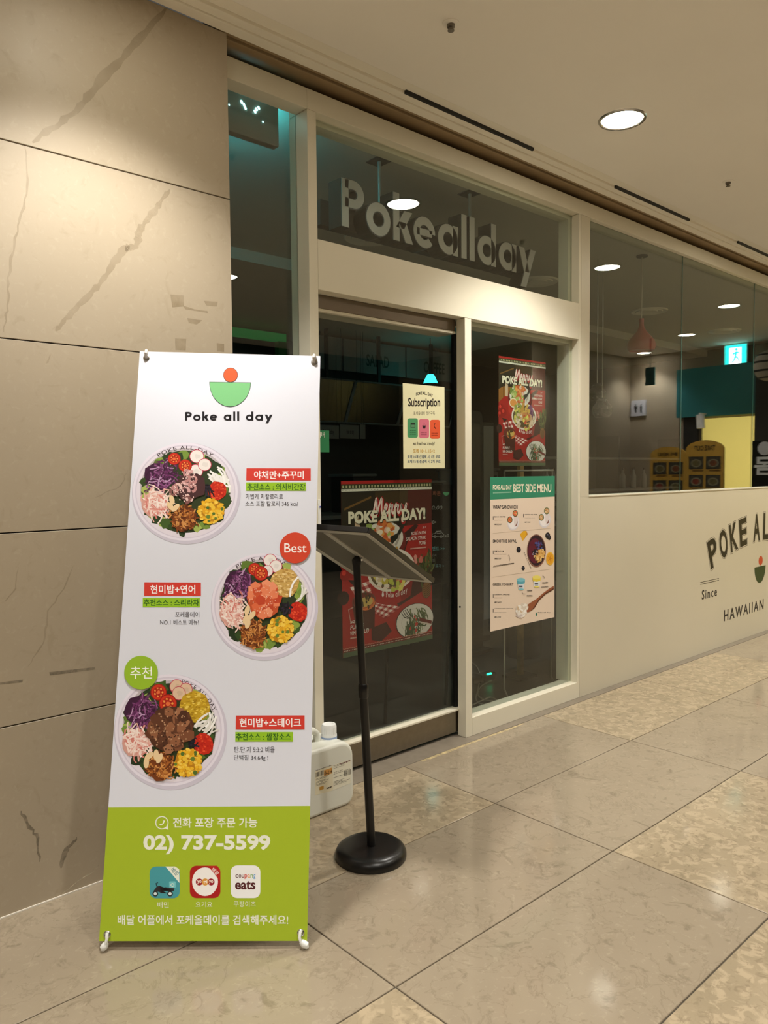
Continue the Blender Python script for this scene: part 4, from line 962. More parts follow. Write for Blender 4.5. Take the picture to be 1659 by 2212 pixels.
    # type
    cr_ = (240, 232, 206)
    for c_, w_, o_ in (((176, 30, 34), .034, .007), ((246, 224, 214), .016, 0.)):
        for st_ in SCRIPT: P.stroke([(.30+x*.185+o_, .205-y*.1+o_*.6) for x, y in st_], w_, c_)
    P.text('POKE ALL DAY!', .073, .176, .93, .25, (40, 44, 28), .055, space=1.05); P.text('POKE ALL DAY!', .068, .172, .92, .245, cr_, .05, space=1.05)
    W1 = (244, 226, 220)
    P.text('#1', .885, .287, .925, .302, W1, 0, .2); P.text('ROSÉ PASTA', .75, .312, .925, .336, W1, .01, .2); P.text('SALMON STEAK', .69, .346, .925, .368, W1, .01, .2); P.text('POKE', .84, .378, .925, .4, W1, .01, .2)
    P.text('#2', .075, .795, .12, .812, W1, 0, .2); P.text('PURPLE', .075, .822, .22, .846, W1, .01, .2); P.text('VIN CHAUD', .075, .856, .27, .88, W1, .01, .2)
    for x, y, n_ in ((.74, .415, 18), (.075, .892, 10)):
        for k in range(n_): P.rect(x+k*.0103, y, x+k*.0103+.008, y+.008, (220, 170, 160))
    # bands
    P.rect(0, 0, 1, .018, (176, 34, 32)); P.rect(0, .018, 1, .046, (52, 58, 32)); P.rect(0, .046, 1, .06, (226, 222, 206))
    for k in range(30): P.rect(.012+k*.033, .026, .028+k*.033, .04, (186, 180, 136)); P.rect(.01+k*.033, .051, .02+k*.033, .054, (120, 116, 96))
    P.rect(0, .972, 1, 1, (78, 96, 66)); P.rect(0, .955, 1, .972, (110, 24, 24)); P.stroke([(k/60, .948+.004*(k % 2)) for k in range(61)], .004, (200, 130, 110))
    for k in range(60): P.rect(.01+k*.0165, .961, .018+k*.0165, .966, (226, 206, 186))
    P.build('print', s_)
    return th_
merry('festive_poster', 'larger red festive poster hanging low behind the sliding door glass', 2.388, 3.031, .566, 1.4555, .128)
merry('festive_poster', 'smaller red festive poster hanging high above the side menu', 3.612, 4.079, 1.53, 2.188, .128)

# ---- green sticker on the door, half hidden behind the banner
PS5 = wallplane(.0865)
a, b = PS5.px(680, 929); c, d = PS5.px(711.5, 977)
st, sts = sheetobj('door_sticker', 'small green sticker on the door glass beside the banner edge', 'sticker', a, c, d, b, .0868, mat('sticker_green', (36, 130, 80), .5))
P = Print(PS5, .0002, lambda x, y: PS5.px(x, y)); P.text('버', 694, 933, 701.5, 945, (240, 240, 230), .01); P.build('lettering', sts)
P = Print(PS5, .0002, lambda x, y: PS5.px(x, y)); P.stroke([(692.5, 933), (692.5, 945)], 1.4, (240, 240, 230)); P.build('lettering', sts)

# ================================================================== LETTERING ON THE CREAM PANEL
PW = wallplane(0.)
P = Print(PW, .0004)
RC, CXL, CZL = 3.0, 7.18, .972-3.0
def arcw(x, y): t = (x-CXL)/RC; q = RC+y-.972; return CXL+q*math.sin(t), CZL+q*math.cos(t)
LT = [('P', 6.19), ('O', 6.395), ('K', 6.595), ('E', 6.785), ('A', 7.07), ('L', 7.275), ('L', 7.45), ('D', 7.74), ('A', 7.94), ('Y', 8.13)]
for ch, x in LT:
    w_ = .075 if ch != 'L' else .06
    for col, bo, e in (((70, 62, 54), .055, .012), ((206, 197, 174), .042, .008), ((24, 19, 17), .028, 0)):
        P.text(ch, x-w_-e, .972+.122+e, x+w_+e, .972-.122-e, col, bo, warp=arcw)
for z in (.586, .570): P.rect(5.988, z-.0022, 6.325, z+.0022, (44, 38, 36))
P.text('Since', 6.02, .52, 6.292, .442, (34, 28, 34), .012, space=1.25)
P.text('HAWAIIAN', 6.432, .304, 7.252, .207, (34, 28, 34), .02, space=1.3)
P.disc(7.182, .665, .047, (210, 200, 176), ry=.043); P.disc(7.17, .663, .046, (206, 76, 44), ry=.042)
P.disc(7.172, .612, .125, (214, 204, 182), ry=.155, a0=180, a1=360); P.disc(7.16, .612, .122, (44, 66, 34), ry=.152, a0=180, a1=360)
P.build('lettering', wr)

# ================================================================== SHOP SIGN HANGING BEHIND THE TRANSOM
YF = .305
L = geo_line('Pokeallday', .325, .03); Lf = geo_line('Pokeallday', .265, .03)
allp = [q for _, _, g in L for p in g for q in p]; a, b, c, d = bbox(allp)
sx0, sx1, sz0, sz1 = 2.552, 4.215, 2.700, 3.037
def sm_(q): return sx0+(q[0]-a)/(c-a)*(sx1-sx0), sz0+(q[1]-b)/(d-b)*(sz1-sz0)
sg = thing('shop_sign', ((sx0+sx1)/2, YF, 2.7), 'three-dimensional Pokeallday letter sign hung behind the transom glass', 'sign')
for (ch, x, g), (_, _, gf) in zip(L, Lf):
    bl_ = B(); 
    for p in g: bl_.prism([sm_(q) for q in p], lambda u, v, w: (u, YF+w, v), .1)
    lo = obj('letter', bl_, 'letter_side', sg)
    bf = B()
    for p in gf: bf.prism([sm_(q) for q in p], lambda u, v, w: (u, YF-.004+w, v), .0038)
    obj('face', bf, 'letter', lo)
obj('raceway', B().box(2.50, 4.2, .41, .47, 2.80, 2.93), 'letter_side', sg)
for px_, py_ in ((840, 325), (1036, 398)):
    p = onY(px_, py_, .36); z0 = 2.93
    obj('hanging_rod', B().tube([(p.x, .44, 2.9), (p.x, .44, ZC)], .011, 14), 'alu', sg, True)
    obj('ceiling_plate', B().box(p.x-.05, p.x+.05, .38, .5, ZC-.006, ZC-.0005), 'int_dark', sg)

# ================================================================== INSIDE THE DARK SHOP
def quadpx(Y, *pts): return [onY(x, y, Y) for x, y in pts]
# ---- exit sign box seen from behind in the corner window
YE = .205
e0 = onY(497, 285, YE); e1 = onY(603, 318, YE)
ex = thing('exit_sign_box', ((1.86+e1.x)/2, YE, e1.z), 'grey exit sign box hanging behind the corner window, backlighting the ceiling cyan', 'exit sign')
bz0, bz1 = e1.z, 3.228
obj('housing', B().box(1.80, e1.x, YE, YE+.045, bz0, bz1), mat('sign_grey', (150, 140, 132), .35), ex, bevel=.004)
obj('lit_face', B().box(1.82, e1.x-.012, YE+.046, YE+.05, bz0+.015, bz1-.015), mat('exit_cyan', (20, 170, 170), .5, emis=(70, 205, 225), estr=45), ex)
obj('hanger', B().box(1.92, 2.0, YE+.01, YE+.035, bz1, ZC-.001), 'int_dark', ex)
for x, y in ((512, 187), (521, 195), (526, 193), (553, 204), (558, 210), (567, 209), (522, 220), (527, 226), (530, 233), (551, 241), (554, 236), (559, 233), (568, 263), (495, 226)):  # glowing specks stand in for glints reflected on the housing, not real LEDs
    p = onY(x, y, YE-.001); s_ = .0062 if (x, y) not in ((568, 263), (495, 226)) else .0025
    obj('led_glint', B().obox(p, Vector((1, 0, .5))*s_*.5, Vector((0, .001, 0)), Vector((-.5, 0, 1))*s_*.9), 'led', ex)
# ---- header boards, screens and paper valance over the counter
YB = 4.4
ct = thing('service_counter', (6.8, 3.6, 0), 'long dark service counter deep inside the shop', 'counter')
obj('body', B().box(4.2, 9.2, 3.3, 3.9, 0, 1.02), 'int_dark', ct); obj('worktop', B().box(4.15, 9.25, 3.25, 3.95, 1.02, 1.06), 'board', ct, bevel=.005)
def xz(x, y, Y): p = onY(x, y, Y); return p.x, p.z
bxs = [xz(x, 760, YB)[0] for x in (640, 740.5, 877, 1010)]
bz0 = xz(875, 815, YB)[1]; bz1 = xz(875, 750, YB)[1]
for k, (t_, lb) in enumerate(((None, 'plain grey header board at the left over the counter'), ('SALAD', 'grey header board lettered SALAD over the counter'), ('COFFEE', 'grey header board lettered COFFEE over the counter'))):
    bd = thing('header_board', ((bxs[k]+bxs[k+1])/2, YB, bz0), lb, 'sign', 'header boards over the counter')
    s_ = obj('panel', B().box(bxs[k]+.012, bxs[k+1]-.012, YB, YB+.05, bz0, bz1), 'board', bd, bevel=.003)
    obj('hanger', B().box((bxs[k]+bxs[k+1])/2-.02, (bxs[k]+bxs[k+1])/2+.02, YB+.01, YB+.04, bz1, ZC-.09), 'int_dark', bd)
    if t_:
        P = Print(wallplane(YB), .002); cx = xz({'SALAD': 816, 'COFFEE': 938}[t_], 780, YB)[0]; hw = {'SALAD': .19, 'COFFEE': .2}[t_]
        zc = (bz0+bz1)/2-.03; P.text(t_, cx-hw, zc+.075, cx+hw, zc-.075, (30, 52, 44), .02); P.build('lettering', s_)
YSn = 4.2
tl = [xz(x, 824, YSn) for x in (652, 764, 877, 990)]; blx = [xz(x, 913, YSn) for x in (636, 747.5, 860, 972)]
zt, zb = tl[1][1], blx[1][1]
for k, lb in enumerate(('black tilted menu screen nearest the door post', 'black tilted menu screen at the middle of the row', 'black tilted menu screen behind the subscription poster')):
    msn = thing('menu_screen', ((tl[k][0]+tl[k+1][0])/2, YSn, zb), lb, 'screen', 'menu screens over the counter')
    q = [(blx[k][0]+.01, zb), (blx[k+1][0]-.01, zb), (tl[k+1][0]-.01, zt), (tl[k][0]+.01, zt)]
    s_ = obj('display', B().prism(q, lambda u, v, w: (u, YSn+.02-(v-zb)*.12+w, v), .05), 'screen', msn)
    for A_, Z_ in ((q[0], q[1]), (q[1], q[2]), (q[2], q[3]), (q[3], q[0])):
        obj('bezel', B().tube([(A_[0], YSn+.015-(A_[1]-zb)*.12, A_[1]), (Z_[0], YSn+.015-(Z_[1]-zb)*.12, Z_[1])], .011, 6), 'board', msn)
    obj('bracket', B().box((tl[k][0]+tl[k+1][0])/2-.02, (tl[k][0]+tl[k+1][0])/2+.02, YSn+.02, YSn+.05, zt-.05, ZC-.09), 'int_dark', msn)
for k, (xa, xb) in enumerate(((682, 733), (734, 776), (777, 790))):
    a, z1_ = xz(xa, 917, 4.1); b, z0_ = xz(xb, 948, 4.1); vz = (thing('paper_valance', ((a+b)/2, 4.1, z0_), ['pale paper valance next to the green sticker', 'pale paper valance in the middle under the screens', 'short pale paper valance at the right end'][k], 'paper', 'paper valances under the screens'))
    s_ = obj('sheet', B().box(a+.004, b-.004, 4.1, 4.104, z0_, z1_), 'board', vz)
    for x_ in (a+.03, b-.03): obj('cord', B().tube([(x_, 4.102, z1_-.01), (x_, 4.102, ZC-.09)], .002, 4), 'int_dark', vz)
    if k < 2:
        P = Print(wallplane(4.1), .001); m_ = (z0_+z1_)/2; geo_print(P, 'Poke all day', a+.1, m_+.03, b-.08, m_-.04, (40, 38, 36), .24, .1); P.build('lettering', s_)
lp = onY(930, 822, 3.9)  # glowing shape added in place of the exit sign's reflection, no real lamp
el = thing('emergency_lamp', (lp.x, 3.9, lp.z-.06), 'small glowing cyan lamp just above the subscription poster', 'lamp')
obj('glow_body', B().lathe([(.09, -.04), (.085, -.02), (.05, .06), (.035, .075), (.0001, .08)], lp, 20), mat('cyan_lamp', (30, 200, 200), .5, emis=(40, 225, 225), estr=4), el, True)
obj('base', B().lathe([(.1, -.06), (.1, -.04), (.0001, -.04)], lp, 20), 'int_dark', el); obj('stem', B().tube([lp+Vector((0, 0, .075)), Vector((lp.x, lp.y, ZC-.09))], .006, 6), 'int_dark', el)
# counter equipment
for nm, lb, cat_, x0, x1, z1_, m_ in (('coffee_machine', 'boxy grey coffee machine on the dark counter', 'machine', 6.9, 7.6, 1.5, 'board'), ('cash_terminal', 'dark cash terminal on the counter left end', 'terminal', 5.2, 5.5, 1.45, 'int_dark'), ('glass_display', 'low display case on the counter middle', 'display case', 5.9, 6.6, 1.36, 'int_dark')):
    eq = thing(nm, ((x0+x1)/2, 3.6, 1.06), lb, cat_); obj('body', B().box(x0, x1, 3.4, 3.8, 1.06, z1_), m_, eq, bevel=.02); obj('top', B().box(x0-.02, x1+.02, 3.38, 3.82, z1_, z1_+.03), 'board', eq, bevel=.01); obj('front_panel', B().box(x0+.05, x1-.05, 3.385, 3.399, 1.12, z1_-.06), 'screen', eq)
# ---- chalkboard between the posters
YK = .42
a, z1_ = xz(900, 1048, YK); b, z0_ = xz(986, 1215, YK)
kb = thing('chalkboard', ((a+b)/2, YK, z0_-.6), 'black chalkboard with handwriting right of the large festive poster', 'chalkboard')
s_ = obj('board', B().box(a-.25, b, YK, YK+.02, z0_-.12, z1_), 'screen', kb, bevel=.002)
obj('legs', B().tube([(b-.02, YK+.03, z0_-.1), (b-.02, YK+.08, .003)], .01, 8), 'int_dark', kb); obj('legs', B().tube([(a-.2, YK+.03, z0_-.1), (a-.2, YK+.08, .003)], .01, 8), 'int_dark', kb)
PK = wallplane(YK); P = Print(PK, .001, lambda x, y: PK.px(660+x*.3162, 1000+y*.3162))
P.text('화문', 868, 192, 922, 222, (150, 84, 60), 0); P.disc(960, 200, 21, (60, 140, 90), ry=24, a0=0, a1=180); P.text('0:00', 862, 292, 934, 318, (120, 118, 112), 0, .2)
P.text('00>', 852, 394, 892, 416, (150, 148, 140), 0, .1); P.text('벤트 >>', 866, 570, 950, 598, (90, 150, 150), 0); P.text('지 시', 858, 620, 892, 640, (140, 138, 130), 0); P.text('!!', 868, 658, 884, 674, (140, 138, 130), 0); P.text('무료가 >', 866, 692, 946, 714, (110, 150, 150), 0)
for pts in ([(862, 500), (866, 485), (884, 482), (892, 466), (926, 464), (934, 482), (944, 486), (944, 506), (862, 502)], [(896, 470), (922, 469), (922, 480), (896, 481), (896, 470)], [(950, 496), (962, 496)], [(950, 502), (962, 502)], [(968, 488), (978, 490), (970, 496), (979, 500), (968, 506)]): P.stroke(pts, 2.5, (176, 174, 166))
for x in (884, 926): P.ring(x, 503, 6, 8.5, (176, 174, 166), n=14)
P.build('chalk_writing', s_)
# ---- things behind the poster window
kx0, kz = xz(1000, 885, 1.3); kx1, _ = xz(1043, 890, 1.3)
kk = thing('ordering_kiosk', ((kx0+kx1)/2, 1.35, 0), 'dark ordering kiosk with rounded top behind the poster window', 'kiosk')
pf = rcorner(kx1-.05, kz-.05, .05, 0)+rcorner(kx0+.05, kz-.05, .05, 90)+[(kx0, .03), (kx1, .03)]
obj('body', B().prism(pf, lambda u, v, w: (u, 1.3+w, v), .12), 'int_dark', kk, bevel=.006); obj('screen', B().box(kx0+.04, kx1-.04, 1.296, 1.2995, 1.1, kz-.1), 'screen', kk); obj('foot', B().box(kx0-.03, kx1+.03, 1.22, 1.42, 0, .03), 'int_dark', kk, bevel=.005)
wx0, wz1 = xz(1040, 912, 1.5); wx1, wz0 = xz(1068, 1030, 1.5)
wb = thing('white_dispenser', ((wx0+wx1)/2, 1.6, 0), 'pale upright dispenser cabinet beside the dark kiosk', 'dispenser')
obj('body', B().box(wx0, wx1, 1.5, 1.8, .05, wz1), 'int_wall', wb, bevel=.01); obj('door', B().box(wx0+.02, wx1-.02, 1.494, 1.4995, .2, wz1-.03), 'board', wb); obj('plinth', B().box(wx0+.03, wx1-.03, 1.53, 1.8, 0, .05), 'int_dark', wb)
ea = thing('poster_rack', (4.2, .35, 0), 'thin metal rack legs standing behind the side menu poster', 'rack')
f1 = onZ(1096, 1505, .004); f2 = onZ(1197, 1476, .004)
for f_, px_, pt in ((f1, 1090, 1340), (f2, 1192, 1320)):
    t_ = onY(px_, pt, f_.y); obj('leg', B().tube([f_, Vector((t_.x-.004, f_.y, .06)), Vector((t_.x, f_.y, .6)), Vector((t_.x, f_.y, 1.5))], .0065, 8), 'alu', ea, True)
obj('crossbar', B().tube([Vector((f1.x-.03, f1.y, 1.5)), Vector((f2.x-.02, f2.y, 1.5))], .0065, 8), 'alu', ea)
wp = thing('wooden_post', (4.25, .57, 0), 'slim tan wooden post showing between the two posters', 'post')
pa = onY(1128, 1020, .56); obj('shaft', B().box(pa.x-.022, pa.x+.022, .56, .59, .02, 2.0), mat('tan_wood', (140, 110, 60), .6, var=.15, scale=20), wp, bevel=.003); obj('foot', B().box(pa.x-.1, pa.x+.1, .5, .66, 0, .02), 'int_dark', wp)
bn = onZ(1155, 1478, 0); bn = Vector((4.95, .98, 0))
wbn = thing('waste_bin', bn, 'tall dark round bin behind the poster window', 'bin')
obj('body', B().lathe([(.14, 0), (.15, .02), (.18, .6), (.185, .61), (.175, .61), (.165, .58), (.0001, .56)], bn, 32), mat('bin_grey', (62, 58, 50), .3), wbn, True); obj('rim', B().lathe([(.186, .6), (.19, .615), (.18, .62), (.176, .61)], bn, 32, True), 'int_dark', wbn, True)
ps = onZ(1045, 1462, .03)
pw_ = thing('power_adapter', (ps.x, ps.y, 0), 'white power adapter with green light on the shop floor', 'adapter')
obj('body', B().box(ps.x-.03, ps.x+.10, ps.y-.04, ps.y+.04, 0, .055), 'int_wall', pw_, bevel=.012); obj('plug', B().box(ps.x-.15, ps.x-.05, ps.y-.03, ps.y+.05, 0, .06), 'int_wall', pw_, bevel=.012); obj('light', B().box(ps.x-.005, ps.x+.04, ps.y-.042, ps.y-.03, .05, .06), 'led_green', pw_)
g_ = lambda x, y, z=.006: onZ(x, y, z)
for nm, pts in (('power_cable', [(1018, 1430), (1030, 1440), (1037, 1460), (1032, 1490), (1028, 1510), (1040, 1521), (1070, 1520)]), ('power_cable', [(1062, 1470), (1040, 1482), (1032, 1500), (1048, 1512), (1074, 1514), (1060, 1506), (1044, 1512), (1020, 1523)])):
    P3 = [g_(*p) for p in pts]; F = []
    for i in range(len(P3)-1):
        p0_, p1_, p2_, p3_ = P3[max(0, i-1)], P3[i], P3[i+1], P3[min(len(P3)-1, i+2)]
        for k in range(5):
            t = k/5; F.append(.5*((2*p1_)+(p2_-p0_)*t+(2*p0_-5*p1_+4*p2_-p3_)*t*t+(3*p1_-p0_-3*p2_+p3_)*t**3))
    obj('cable', B().tube(F+[P3[-1]], .0045, 6), mat('pale_cable', (150, 145, 132), .5), pw_)
# ---- pendant lamps behind the long window
pt = onZ(1387, 552, ZC); ld = (pt-CO).dot(cf)
def atd(x, y): return CO+ray(x, y)*ld
pl_ = thing('pendant_lamp', (pt.x, pt.y, 2.5), 'red bottle-shaped pendant lamp hanging behind the long window', 'lamp')
zn = atd(1387, 687).z; zl = atd(1387, 756).z; H = zn-zl
obj('cord', B().tube([(pt.x, pt.y, ZC), (pt.x+.004, pt.y, (ZC+zn)/2), (pt.x, pt.y, zn)], .004, 8), mat('pale_cord', (200, 190, 170), .5), pl_, True)
obj('shade', B().lathe([(.02, H), (.021, H*.96), (.018, H*.85), (.024, H*.72), (.045, H*.58), (.082, H*.42), (.106, H*.3), (.113, H*.2), (.113, H*.1), (.106, H*.03), (.098, 0), (.09, .006), (.0001, .008)], (pt.x, pt.y, zl), 36), 'red', pl_, True)
obj('canopy', B().lathe([(.045, -.012), (.045, 0), (.0001, 0)], (pt.x, pt.y, ZC-.0005), 24), 'int_wall', pl_)
for k, (x, y, rr_, lb) in enumerate(((1290, 852, 19, 'upper clear glass pendant with striped band behind the long window'), (1301, 886, 22, 'lower clear glass pendant behind the long window'))):
    c_ = onY(x, y, .75+.05*k); D = (c_-CO).dot(cf); r_ = rr_*D/FPX
    gp = thing('glass_pendant', c_, lb, 'lamp', 'clear glass pendants')
    obj('globe', B().lathe([(.03, r_*1.05), (.05, r_*.9), (r_*.62, r_*.72), (r_*.93, r_*.35), (r_, 0), (r_*.93, -r_*.38), (r_*.7, -r_*.72), (r_*.6, -r_*.75)], c_, 30), 'clear', gp, True); obj('cap', B().lathe([(.032, r_*1.02), (.03, r_*1.2), (.0001, r_*1.22)], c_, 20), 'int_dark', gp, True)
    obj('cord', B().tube([c_+Vector((0, 0, r_*1.2)), Vector((c_.x, c_.y, ZC))], .004, 6), 'alu', gp, True)
# ---- shelf with bottles
sh = thing('wall_shelf', (7.6, 2.0, 0), 'low open shelf unit deep behind the long window', 'shelf')
for z in (.9, 1.25, 1.62): obj('board', B().box(6.6, 9.6, 2.0, 2.3, z, z+.025), 'board', sh)
for x in (6.6, 8.1, 9.58): obj('upright', B().box(x, x+.03, 2.0, 2.3, 0, 1.9), 'int_dark', sh)
for k in range(9):
    x = 6.85+k*.13 if k < 6 else 8.4+(k-6)*.25
    bo = thing('bottle', (x, 2.12, 1.275), ['bottle on the dim shelf, number %s from the left' % w for w in ('one', 'two', 'three', 'four', 'five', 'six', 'seven', 'eight', 'nine')][k], 'bottle', 'bottles on the dim shelf')
    obj('body', B().lathe([(.032, 0), (.034, .01), (.034, .15), (.014, .19), (.013, .235), (.0001, .235)], (x, 2.12, 1.275), 16), 'board', bo, True); obj('cap', B().lathe([(.0155, .225), (.0155, .25), (.0001, .25)], (x, 2.12, 1.275), 12), 'int_dark', bo)
# green frame deep behind the corner window
YG = 4.5
g0 = onY(497, 704, YG); g1 = onY(618.5, 722, YG); g2 = onY(602, 737, YG)
gf = thing('green_frame', ((g0.x+g1.x)/2, YG, 0), 'green doorway frame deep behind the corner window', 'frame')
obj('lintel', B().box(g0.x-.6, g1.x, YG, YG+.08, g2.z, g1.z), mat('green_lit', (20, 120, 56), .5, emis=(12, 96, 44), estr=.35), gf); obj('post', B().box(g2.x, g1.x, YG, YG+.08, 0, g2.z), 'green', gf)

# ================================================================== ACROSS THE CORRIDOR (mirrored in the long window)
def rx(x, y, X=EX): p = onX(x, y, X); return MG-p.y, p.z          # real Y and Z of a mirrored pixel
def rplane(X): return Plane((X, 0, 0), (0, -1, 0), (0, 0, 1))
def rpx(X): return lambda x, y: (lambda p: (p.y-MG, p.z))(onX(x, y, X))
ya, zt_ = rx(1470, 799); yb, zb_ = rx(1640, 890)
tf = struct('trim_9', B().box(EX-.12, EX-.001, ya, yb, 2.26, 2.965), 'teal', 'teal fascia above the lit glass door at the corridor end')
y0, z0_ = rx(1518, 905, EX-.06); y1, z1_ = rx(1637, 898, EX-.06)
dd = sgroup('door_2', (EX-.06, (y0+y1)/2, 0), 'glass door glowing yellow at the corridor end')
obj('leaf', B().box(EX-.07, EX-.05, y0, y1, .02, z0_), 'yellow_door', dd); obj('frame', B().box(EX-.08, EX-.04, y0-.05, y0, 0, z0_), 'steel', dd)
h0, hz = rx(1538, 1030, EX-.1)
for dy in (0, .07): obj('handle', B().tube([(EX-.11, h0+dy, hz-.6), (EX-.11, h0+dy, hz+.1)], .014, 10), 'steel', dd, True)
struct('wall_dark_bay', B().box(EX-.1, EX-.001, ya+.1, y0-.05, 0, 2.26), 'int_dark', 'dark bay beside the lit glass door')
a_, b_ = rx(1571, 749, EX-.02), rx(1616, 788, EX-.02)
xs_ = thing('exit_sign', (EX-.05, (a_[0]+b_[0])/2, b_[1]), 'glowing cyan running-man exit sign mirrored in the long window', 'exit sign')
bodx = obj('housing', B().box(EX-.09, EX-.125+.05, a_[0]-.02, b_[0]+.02, b_[1]-.02, min(ZC-.003, a_[1]+.02)), 'white', xs_, bevel=.005)
obj('panel', B().box(EX-.096, EX-.0905, a_[0], b_[0], b_[1], min(ZC-.02, a_[1])), 'exit_light', xs_)
cy_, cz_ = (a_[0]+b_[0])/2, (a_[1]+b_[1])/2; hw, hh = abs(b_[0]-a_[0])/2, abs(a_[1]-b_[1])/2
obj('doorway', B().box(EX-.0985, EX-.0965, cy_-hw*.55, cy_+hw*.55, cz_-hh*.9, cz_+hh*.75), 'exit_white', xs_)
fig = B()
def seg(p, q, r_): fig.tube([(EX-.0995, cy_+p[0]*hw, cz_+p[1]*hh), (EX-.0995, cy_+q[0]*hw, cz_+q[1]*hh)], r_, 6)
seg((.1, .3), (0, -.1), .018); seg((0, -.1), (-.1, -.45), .013); seg((-.1, -.45), (-.3, -.7), .011); seg((0, -.1), (.25, -.3), .013); seg((.25, -.3), (.4, -.7), .011); seg((.1, .3), (-.25, .1), .01); seg((.1, .3), (.4, .15), .01); fig.lathe([(.0001, -.022), (.02, -.01), (.02, .01), (.0001, .022)], (EX-.0995, cy_+.1*hw, cz_+.55*hh), 12)
obj('running_figure', fig, 'exit_light', xs_)
# restroom sign
a_, b_ = rx(1364, 866, EX-.01), rx(1395.5, 898, EX-.01)
rs = thing('restroom_sign', (EX-.01, (a_[0]+b_[0])/2, b_[1]), 'white restroom sign with two figures mirrored in the long window', 'sign')
s_ = obj('plate', B().box(EX-.025, EX-.001, a_[0], b_[0], b_[1], a_[1]), mat('sign_white', (200, 200, 210), .4), rs, bevel=.002)
P = Print(rplane(EX-.025), .001, rpx(EX-.025))
for x, wd_ in ((1373, 3.4), (1384.5, 3.0)):
    P.disc(x, 875, 1.5, (40, 36, 36), n=12); P.poly([(x-wd_, 877.5), (x+wd_, 877.5), (x+wd_*(.95 if wd_ > 3.2 else .6), 884.5), (x+1.9, 885), (x+1.7, 891.5), (x-1.7, 891.5), (x-1.9, 885), (x-wd_*(.95 if wd_ > 3.2 else .6), 884.5)], (40, 36, 36))
P.stroke([(1379, 877), (1379, 891)], .5, (120, 116, 116)); P.build('pictogram', s_)
# small hanging exit pointer
a_, b_ = rx(1394.5, 795, 9.6), rx(1414, 831, 9.6)
hp = thing('hanging_sign', (9.6, (a_[0]+b_[0])/2, b_[1]), 'small dark teal hanging sign mirrored left of the red pendant', 'sign')
obj('plate', B().box(9.59, 9.615, min(a_[0], b_[0]), max(a_[0], b_[0]), b_[1], a_[1]), mat('dim_teal', (24, 84, 80), .5), hp); obj('hanger', B().tube([(9.6, (a_[0]+b_[0])/2, a_[1]), (9.6, (a_[0]+b_[0])/2, ZC)], .008, 8), 'int_dark', hp)
# two yellow menu boards
for (x0, x1, yt, yb2, ttl, lb, XB) in ((1404, 1481, 965, 1140, '분식 MENU', 'arched yellow food menu board titled MENU mirrored in the long window', 10.2), (1481, 1563, 951, 1140, 'TAKE OUT', 'arched yellow board titled TAKE OUT mirrored in front of the lit door', 10.2)):
    a_, zt2 = rx((x0+x1)/2, yt, XB); l_, _ = rx(x0, 1000, XB); r_, _ = rx(x1, 1000, XB)
    mb = thing('menu_board', (XB, (l_+r_)/2, 0), lb, 'menu board', 'yellow menu boards')
    hw = abs(r_-l_)/2; cy2 = (l_+r_)/2
    pf = [(-hw, .35), (hw, .35), (hw, zt2-.12)]+[(hw*math.cos(R(t)), zt2-.12+.12*math.sin(R(t))) for t in range(15, 180, 15)]+[(-hw, zt2-.12)]
    s_ = obj('panel', B().prism(pf, lambda u, v, w: (XB+w, cy2-u, v), .03), mat('board_yellow', (206, 160, 64), .5), mb)
    for s2 in (-1, 1): obj('leg', B().box(XB+.005, XB+.025, cy2+s2*hw*.8-.02, cy2+s2*hw*.8+.02, 0, .36), 'int_dark', mb)
    P = Print(Plane((XB, cy2, 0), (0, -1, 0), (0, 0, 1)), .002)
    P.text(ttl, -hw*.55, zt2-.07, hw*.55, zt2-.14, (56, 40, 20), .03)
    for i in range(2):
        for j in range(4):
            xa, za_ = -hw*.85+i*hw*.9, zt2-.22-j*.25; P.rect(xa, za_, xa+hw*.78, za_-.17, (70, 66, 52)); P.disc(xa+hw*.39, za_-.09, hw*.28, (150, 142, 116), ry=.055); P.disc(xa+hw*.39, za_-.09, hw*.2, ((120, 70, 40), (110, 100, 60), (130, 60, 40))[(i+j) % 3], ry=.04)
            P.rect(xa, za_-.185, xa+hw*.6, za_-.2, (120, 84, 30))
    P.build('print', s_)
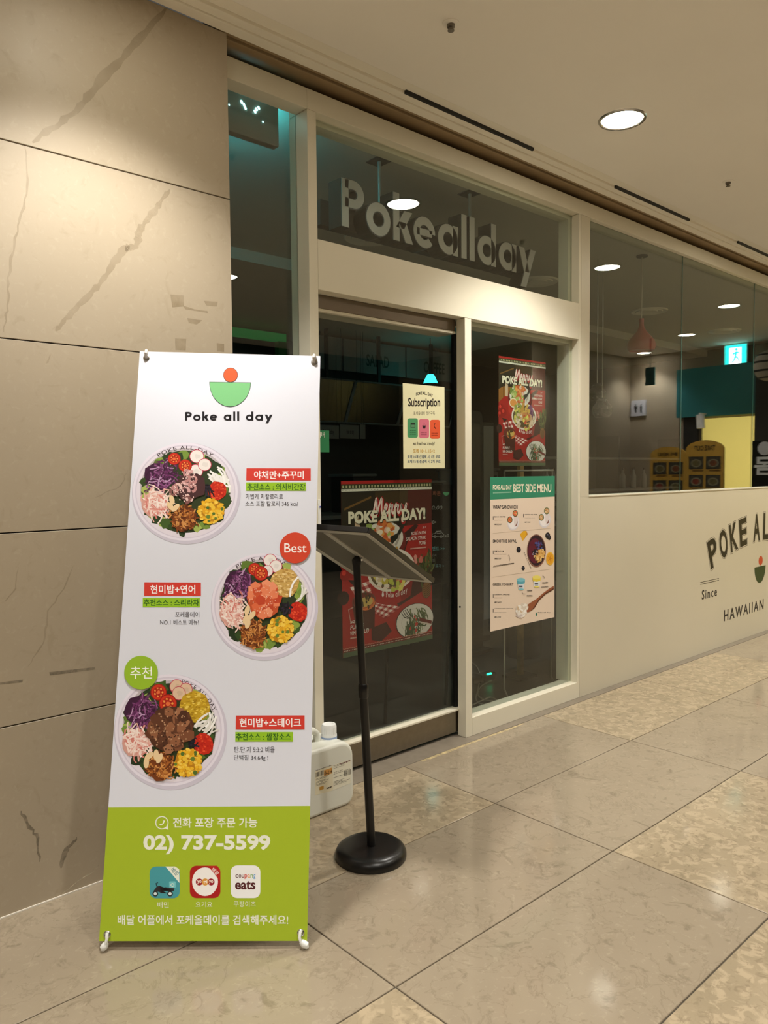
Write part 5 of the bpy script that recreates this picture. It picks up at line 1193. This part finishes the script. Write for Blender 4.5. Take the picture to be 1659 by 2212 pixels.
# track spotlight
p_ = rx(1512, 910, EX-.3); tsl = thing('spot_lamp', (EX-.3, p_[0], p_[1]), 'white cylindrical spot lamp on an arm mirrored beside the lit door', 'lamp')
obj('arm', B().box(EX-.32, EX-.12, p_[0]-.01, p_[0]+.01, p_[1]+.1, p_[1]+.12), 'white', tsl); obj('head', B().tube([(EX-.31, p_[0]+.02, p_[1]-.1), (EX-.3, p_[0], p_[1]+.09)], .055, 18), 'white', tsl, True)
# beyond the next pane: dark shop edge, striped lantern, vertical sign
ye, _ = rx(1639, 900); yz = -.02
struct('wall_dark_front', B().box(EX-.16, EX-.001, ye+.005, yz, 0, 3.0), 'int_dark', 'dark shop front at the corridor end')
c_, z_ = rx(1662, 790, 10.4); ln = thing('striped_lantern', (10.4, c_, z_), 'round white lantern with black spiral stripes at the right edge', 'lantern')
r_ = .2; obj('globe', B().lathe([(.0001, -r_)]+[(r_*math.cos(R(t)), r_*math.sin(R(t))) for t in range(-75, 90, 15)]+[(.0001, r_)], (10.4, c_, z_), 28), mat('lantern_white', (190, 184, 176), .6), ln, True)
for t in (-50, -20, 12, 42):
    rr2 = r_*math.cos(R(t)); obj('stripe', B().lathe([(rr2+.004, -.012), (rr2+.004, .012), (rr2-.01, .012), (rr2-.01, -.012)], (10.4, c_, z_+r_*math.sin(R(t))), 28, True), 'black', ln)
obj('cord', B().tube([(10.4, c_, z_+r_), (10.4, c_, ZC)], .006, 6), 'black', ln)
c_, z_ = rx(1651, 1005, 10.4); vs_ = thing('vertical_sign', (10.4, c_, 0), 'dark vertical sign with white character at the right edge', 'sign')
s_ = obj('panel', B().box(10.4, 10.44, c_-.16, c_+.16, .05, z_+.32), 'screen', vs_); obj('foot', B().box(10.3, 10.54, c_-.18, c_+.18, 0, .05), 'int_dark', vs_)
P = Print(Plane((10.4, c_, 0), (0, -1, 0), (0, 0, 1)), .002); P.text('몸', -.13, z_+.11, .13, z_-.13, (226, 226, 224), .03); P.disc(0, z_+.22, .09, (200, 198, 200)); P.build('lettering', s_)
